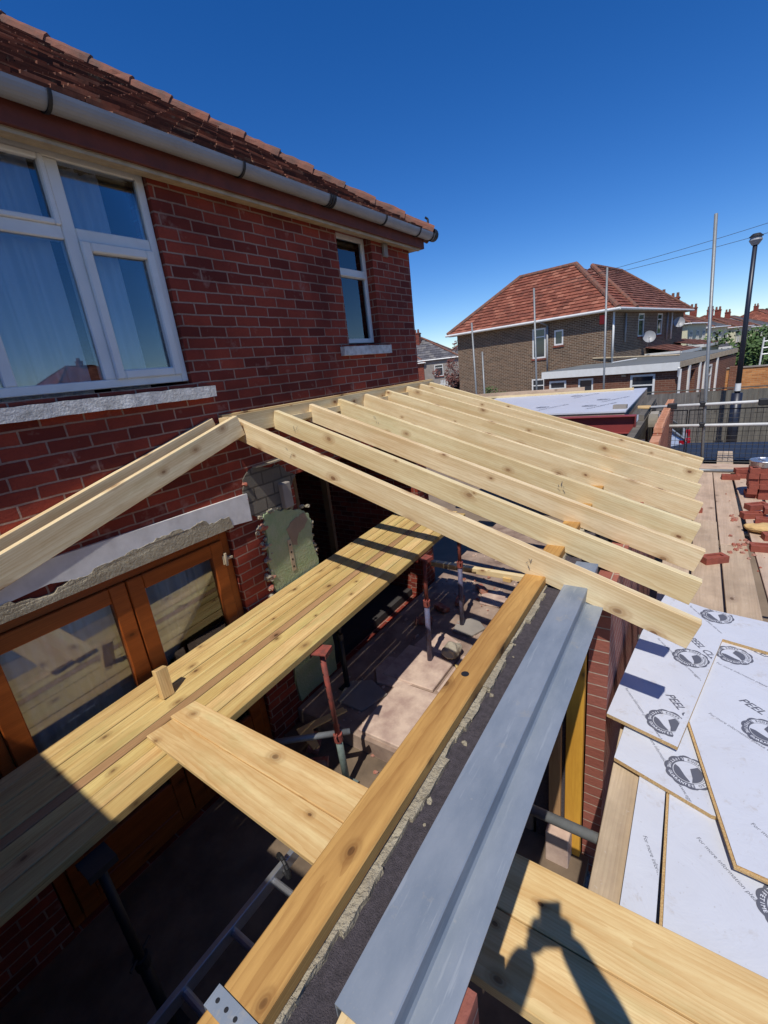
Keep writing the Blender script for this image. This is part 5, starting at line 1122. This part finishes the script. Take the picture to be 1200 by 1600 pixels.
car('parked_car', 11.3, -5.1, 91, 'darkcar', 'dark blue car whose roof shows through the bottom of the black mesh', H=1.42)
car('parked_car', 37.0, 13.6, 100, 'carglass', 'dark parked car in the street in front of the grey houses')
t = thing('picket_fence', (40, 15.4, 0), 'white picket fence in front of the grey houses', 'fence'); bm = B()
for k in range(14): box(bm, 39, 39.04, 14.6+.16*k, 14.69+.16*k, .6, 2.0)
box(bm, 39.045, 39.07, 14.5, 16.9, 1.6, 1.68); put('pickets', bm, M['upvc'], t)
# hill, wood and tower
bm = B(); r = bmesh.ops.create_grid(bm, x_segments=30, y_segments=30, size=150); bmesh.ops.translate(bm, verts=bm.verts, vec=(330, -70, 0))
for v in bm.verts: v.co.z = max(-3, 17*math.exp(-((v.co.y+95)/62)**2 - ((v.co.x-320)/90)**2)) - .5
put('hill', bm, M['grassm'], mw=Matrix(), kind='structure', smooth=True)
bm = B(); rr = random.Random(31)
for k in range(70):
    y = -5 - 120*rr.random(); x = 250 + 20*rr.random() + abs(y+95)*.3; h = max(0, 17*math.exp(-((y+95)/62)**2 - ((x-320)/90)**2)) - .5
    leaves(bm, (x, y, h + 2.5), 6, 6, 4.0, 260, .8, rr)
put('hill_wood', bm, M['leafdark'], kind='stuff', recalc=False, label='dark wood on the hill behind the terraced houses', cat='wood')
bm = B(); cyl(bm, (300, -40.6, 5), (300, -40.6, 24.3), 2.6, 2.1, n=20); cyl(bm, (300, -40.6, 24.3), (300, -40.6, 26.5), 3.2, 3.0, n=20); put('water_tower', bm, M['whitewall'], label='pale tower on the skyline beside the street lamp', cat='tower')
# overhead wires
def wire(p0, p1, sag, label, r=.009):
    bm = B(); p0, p1 = Vector(p0), Vector(p1); pts = [p0.lerp(p1, k/16) - Vector((0, 0, sag*4*(k/16)*(1-k/16))) for k in range(17)]; tube(bm, pts, r, 5)
    put('overhead_wire', bm, M['black'], label=label, cat='wire', group='overhead wires')
wire((24.9, -6.5, 7.5), (24.2, 3.4, 6.45), .12, 'upper of the two thin wires running to the ridge of the brown house')
wire((24.9, -6.5, 7.1), (24.2, 3.6, 6.35), .12, 'lower of the two thin wires running to the ridge of the brown house')
wire((20.5, 11.6, 6.1), (34.0, 14.2, 5.0), .1, 'upper thin wire from the corner of the red brick house')
wire((20.5, 11.6, 5.8), (34.0, 14.2, 4.7), .1, 'lower thin wire from the corner of the red brick house')

# ================================================================== THE PHOTOGRAPHER (only the shadow falls in the picture)
person = thing('person', (-.36, -3.19, SZ), 'person in dark work clothes holding a phone up with both hands behind the camera', 'person')
H = Vector((.8141, .5807, 0)); Rt = Vector((.5807, -.8141, 0)); C0 = Vector((0, -2.93, 3.55))
def at(f_, r_, u_): return C0 + H*f_ + Rt*r_ + Vector((0, 0, u_))
def skin_mesh(name, chains, mat, par, sub=2):
    """chains: lists of (point, radius); the first point of a later chain may repeat an earlier point"""
    me = bpy.data.meshes.new(name); V, E_, Rr = [], [], []
    def idx(p, r):
        for i, q in enumerate(V):
            if (q-p).length < 1e-4: return i
        V.append(p); Rr.append(r); return len(V)-1
    for ch in chains:
        ids = [idx(Vector(p), r) for p, r in ch]; E_ += list(zip(ids[:-1], ids[1:]))
    inv = wmat(par).inverted(); me.from_pydata([inv @ v for v in V], E_, [])
    o = bpy.data.objects.new(name, me); COL.objects.link(o); o.parent = par; me.materials.append(mat)
    md = o.modifiers.new('skin', 'SKIN'); md.use_smooth_shade = True
    if not me.skin_vertices: 
        bpy.context.view_layer.objects.active = o; bpy.ops.mesh.customdata_skin_add()
    for i, sv in enumerate(me.skin_vertices[0].data): sv.radius = (Rr[i], Rr[i]); sv.use_root = (i == 0)
    o.modifiers.new('smooth', 'SUBSURF').render_levels = sub
    return o
pel = at(-.44, 0, -1.13); che = at(-.42, 0, -.86); nek = at(-.40, 0, -.60)
shR, shL = at(-.40, .19, -.66), at(-.40, -.19, -.66)
elR, elL = at(-.11, .165, -.40), at(-.13, -.22, -.34)
wrR, wrL = at(-.022, .052, -.165), at(-.045, -.085, -.155)
legs = []
for s in (-1, 1):
    hp, kn, an = at(-.44, .10*s, -1.20), at(-.42, .13*s, -1.62), at(-.47, .15*s, -2.0)
    legs.append([(pel, .13), (hp, .095), (kn, .062), (an, .045), (at(-.36, .17*s, -2.035), .038), (at(-.28, .18*s, -2.045), .03)])
skin_mesh('body', [[(pel, .13), (che, .145), (nek, .055), (at(-.385, 0, -.52), .052)], [(che, .145), (shR, .072), (elR, .060), (wrR, .042)], [(che, .145), (shL, .072), (elL, .060), (wrL, .044)], *legs], M['cloth'], person)
bm = B(); bmesh.ops.create_uvsphere(bm, u_segments=24, v_segments=18, radius=.105)
for v in bm.verts:
    x, y, z = v.co; z *= 1.22
    if y < -.05 and abs(x) < .02 and abs(z) < .025: y -= .018                   # nose
    if y < -.05 and z < -.06: y += .01
    v.co = (x*.78, y*.95, z)
hm = Matrix.Translation(at(-.36, 0, -.41)) @ Matrix((Rt, -H, Vector((0, 0, 1)))).transposed().to_4x4() @ Matrix.Rotation(-.25, 4, 'X')
bmesh.ops.transform(bm, matrix=hm, verts=bm.verts); hd = put('head', bm, M['skin'], person, smooth=True)
bm = B(); bmesh.ops.create_uvsphere(bm, u_segments=24, v_segments=18, radius=.112)
for v in bm.verts: v.co = (v.co.x*.80, v.co.y*.97 + .008, v.co.z*1.18 + .012)
bmesh.ops.delete(bm, geom=[v for v in bm.verts if v.co.z < .01 and v.co.y < .03], context='VERTS')
bmesh.ops.transform(bm, matrix=hm, verts=bm.verts); put('hair', bm, M['black'], hd, smooth=True)
# hands: palm and five fingers each, closed round the phone
Dn = down.normalized(); Bk = -fwd.normalized(); Rc = right.normalized()
def cp(r_, d_, b_): return cam.matrix_world.translation + Rc*r_ + Dn*d_ + Bk*b_
for s, wr in ((1, wrR), (-1, wrL)):
    pc = cp(.048*s, .115, .030)
    ch = [[(wr, .032), (pc, .038), (cp(.050*s, .085, .026), .030)]]
    for k, (dd, L_) in enumerate(((.060, .030), (.080, .034), (.100, .032), (.120, .024))):
        ch.append([(cp(.050*s, .085, .026), .030), (cp(.062*s, dd, .020), .010), (cp(.056*s, dd, .002+.006), .0088), (cp((.050-L_*.5)*s, dd, .008), .0078)])
    ch.append([(pc, .038), (cp(.044*s, .098, .048), .011), (cp(.022*s, .080, .040), .009)])
    skin_mesh('hand', ch, M['skin'], person, 1)
bm = B(); R = Matrix((Rc, -Dn, Bk)).transposed().to_4x4(); R.translation = cam.matrix_world.translation
box(bm, -.040, .040, -.150, .012, .010, .020, mat=R); bmesh.ops.bevel(bm, geom=list(bm.edges), offset=.003, segments=2, affect='EDGES')
ph = put('phone', bm, M['black'], label='black phone held upright behind the camera by the photographer', cat='phone')
bm = B(); box(bm, -.036, .036, -.145, .008, .0202, .0206, mat=R); put('screen', bm, M['carglass'], ph)
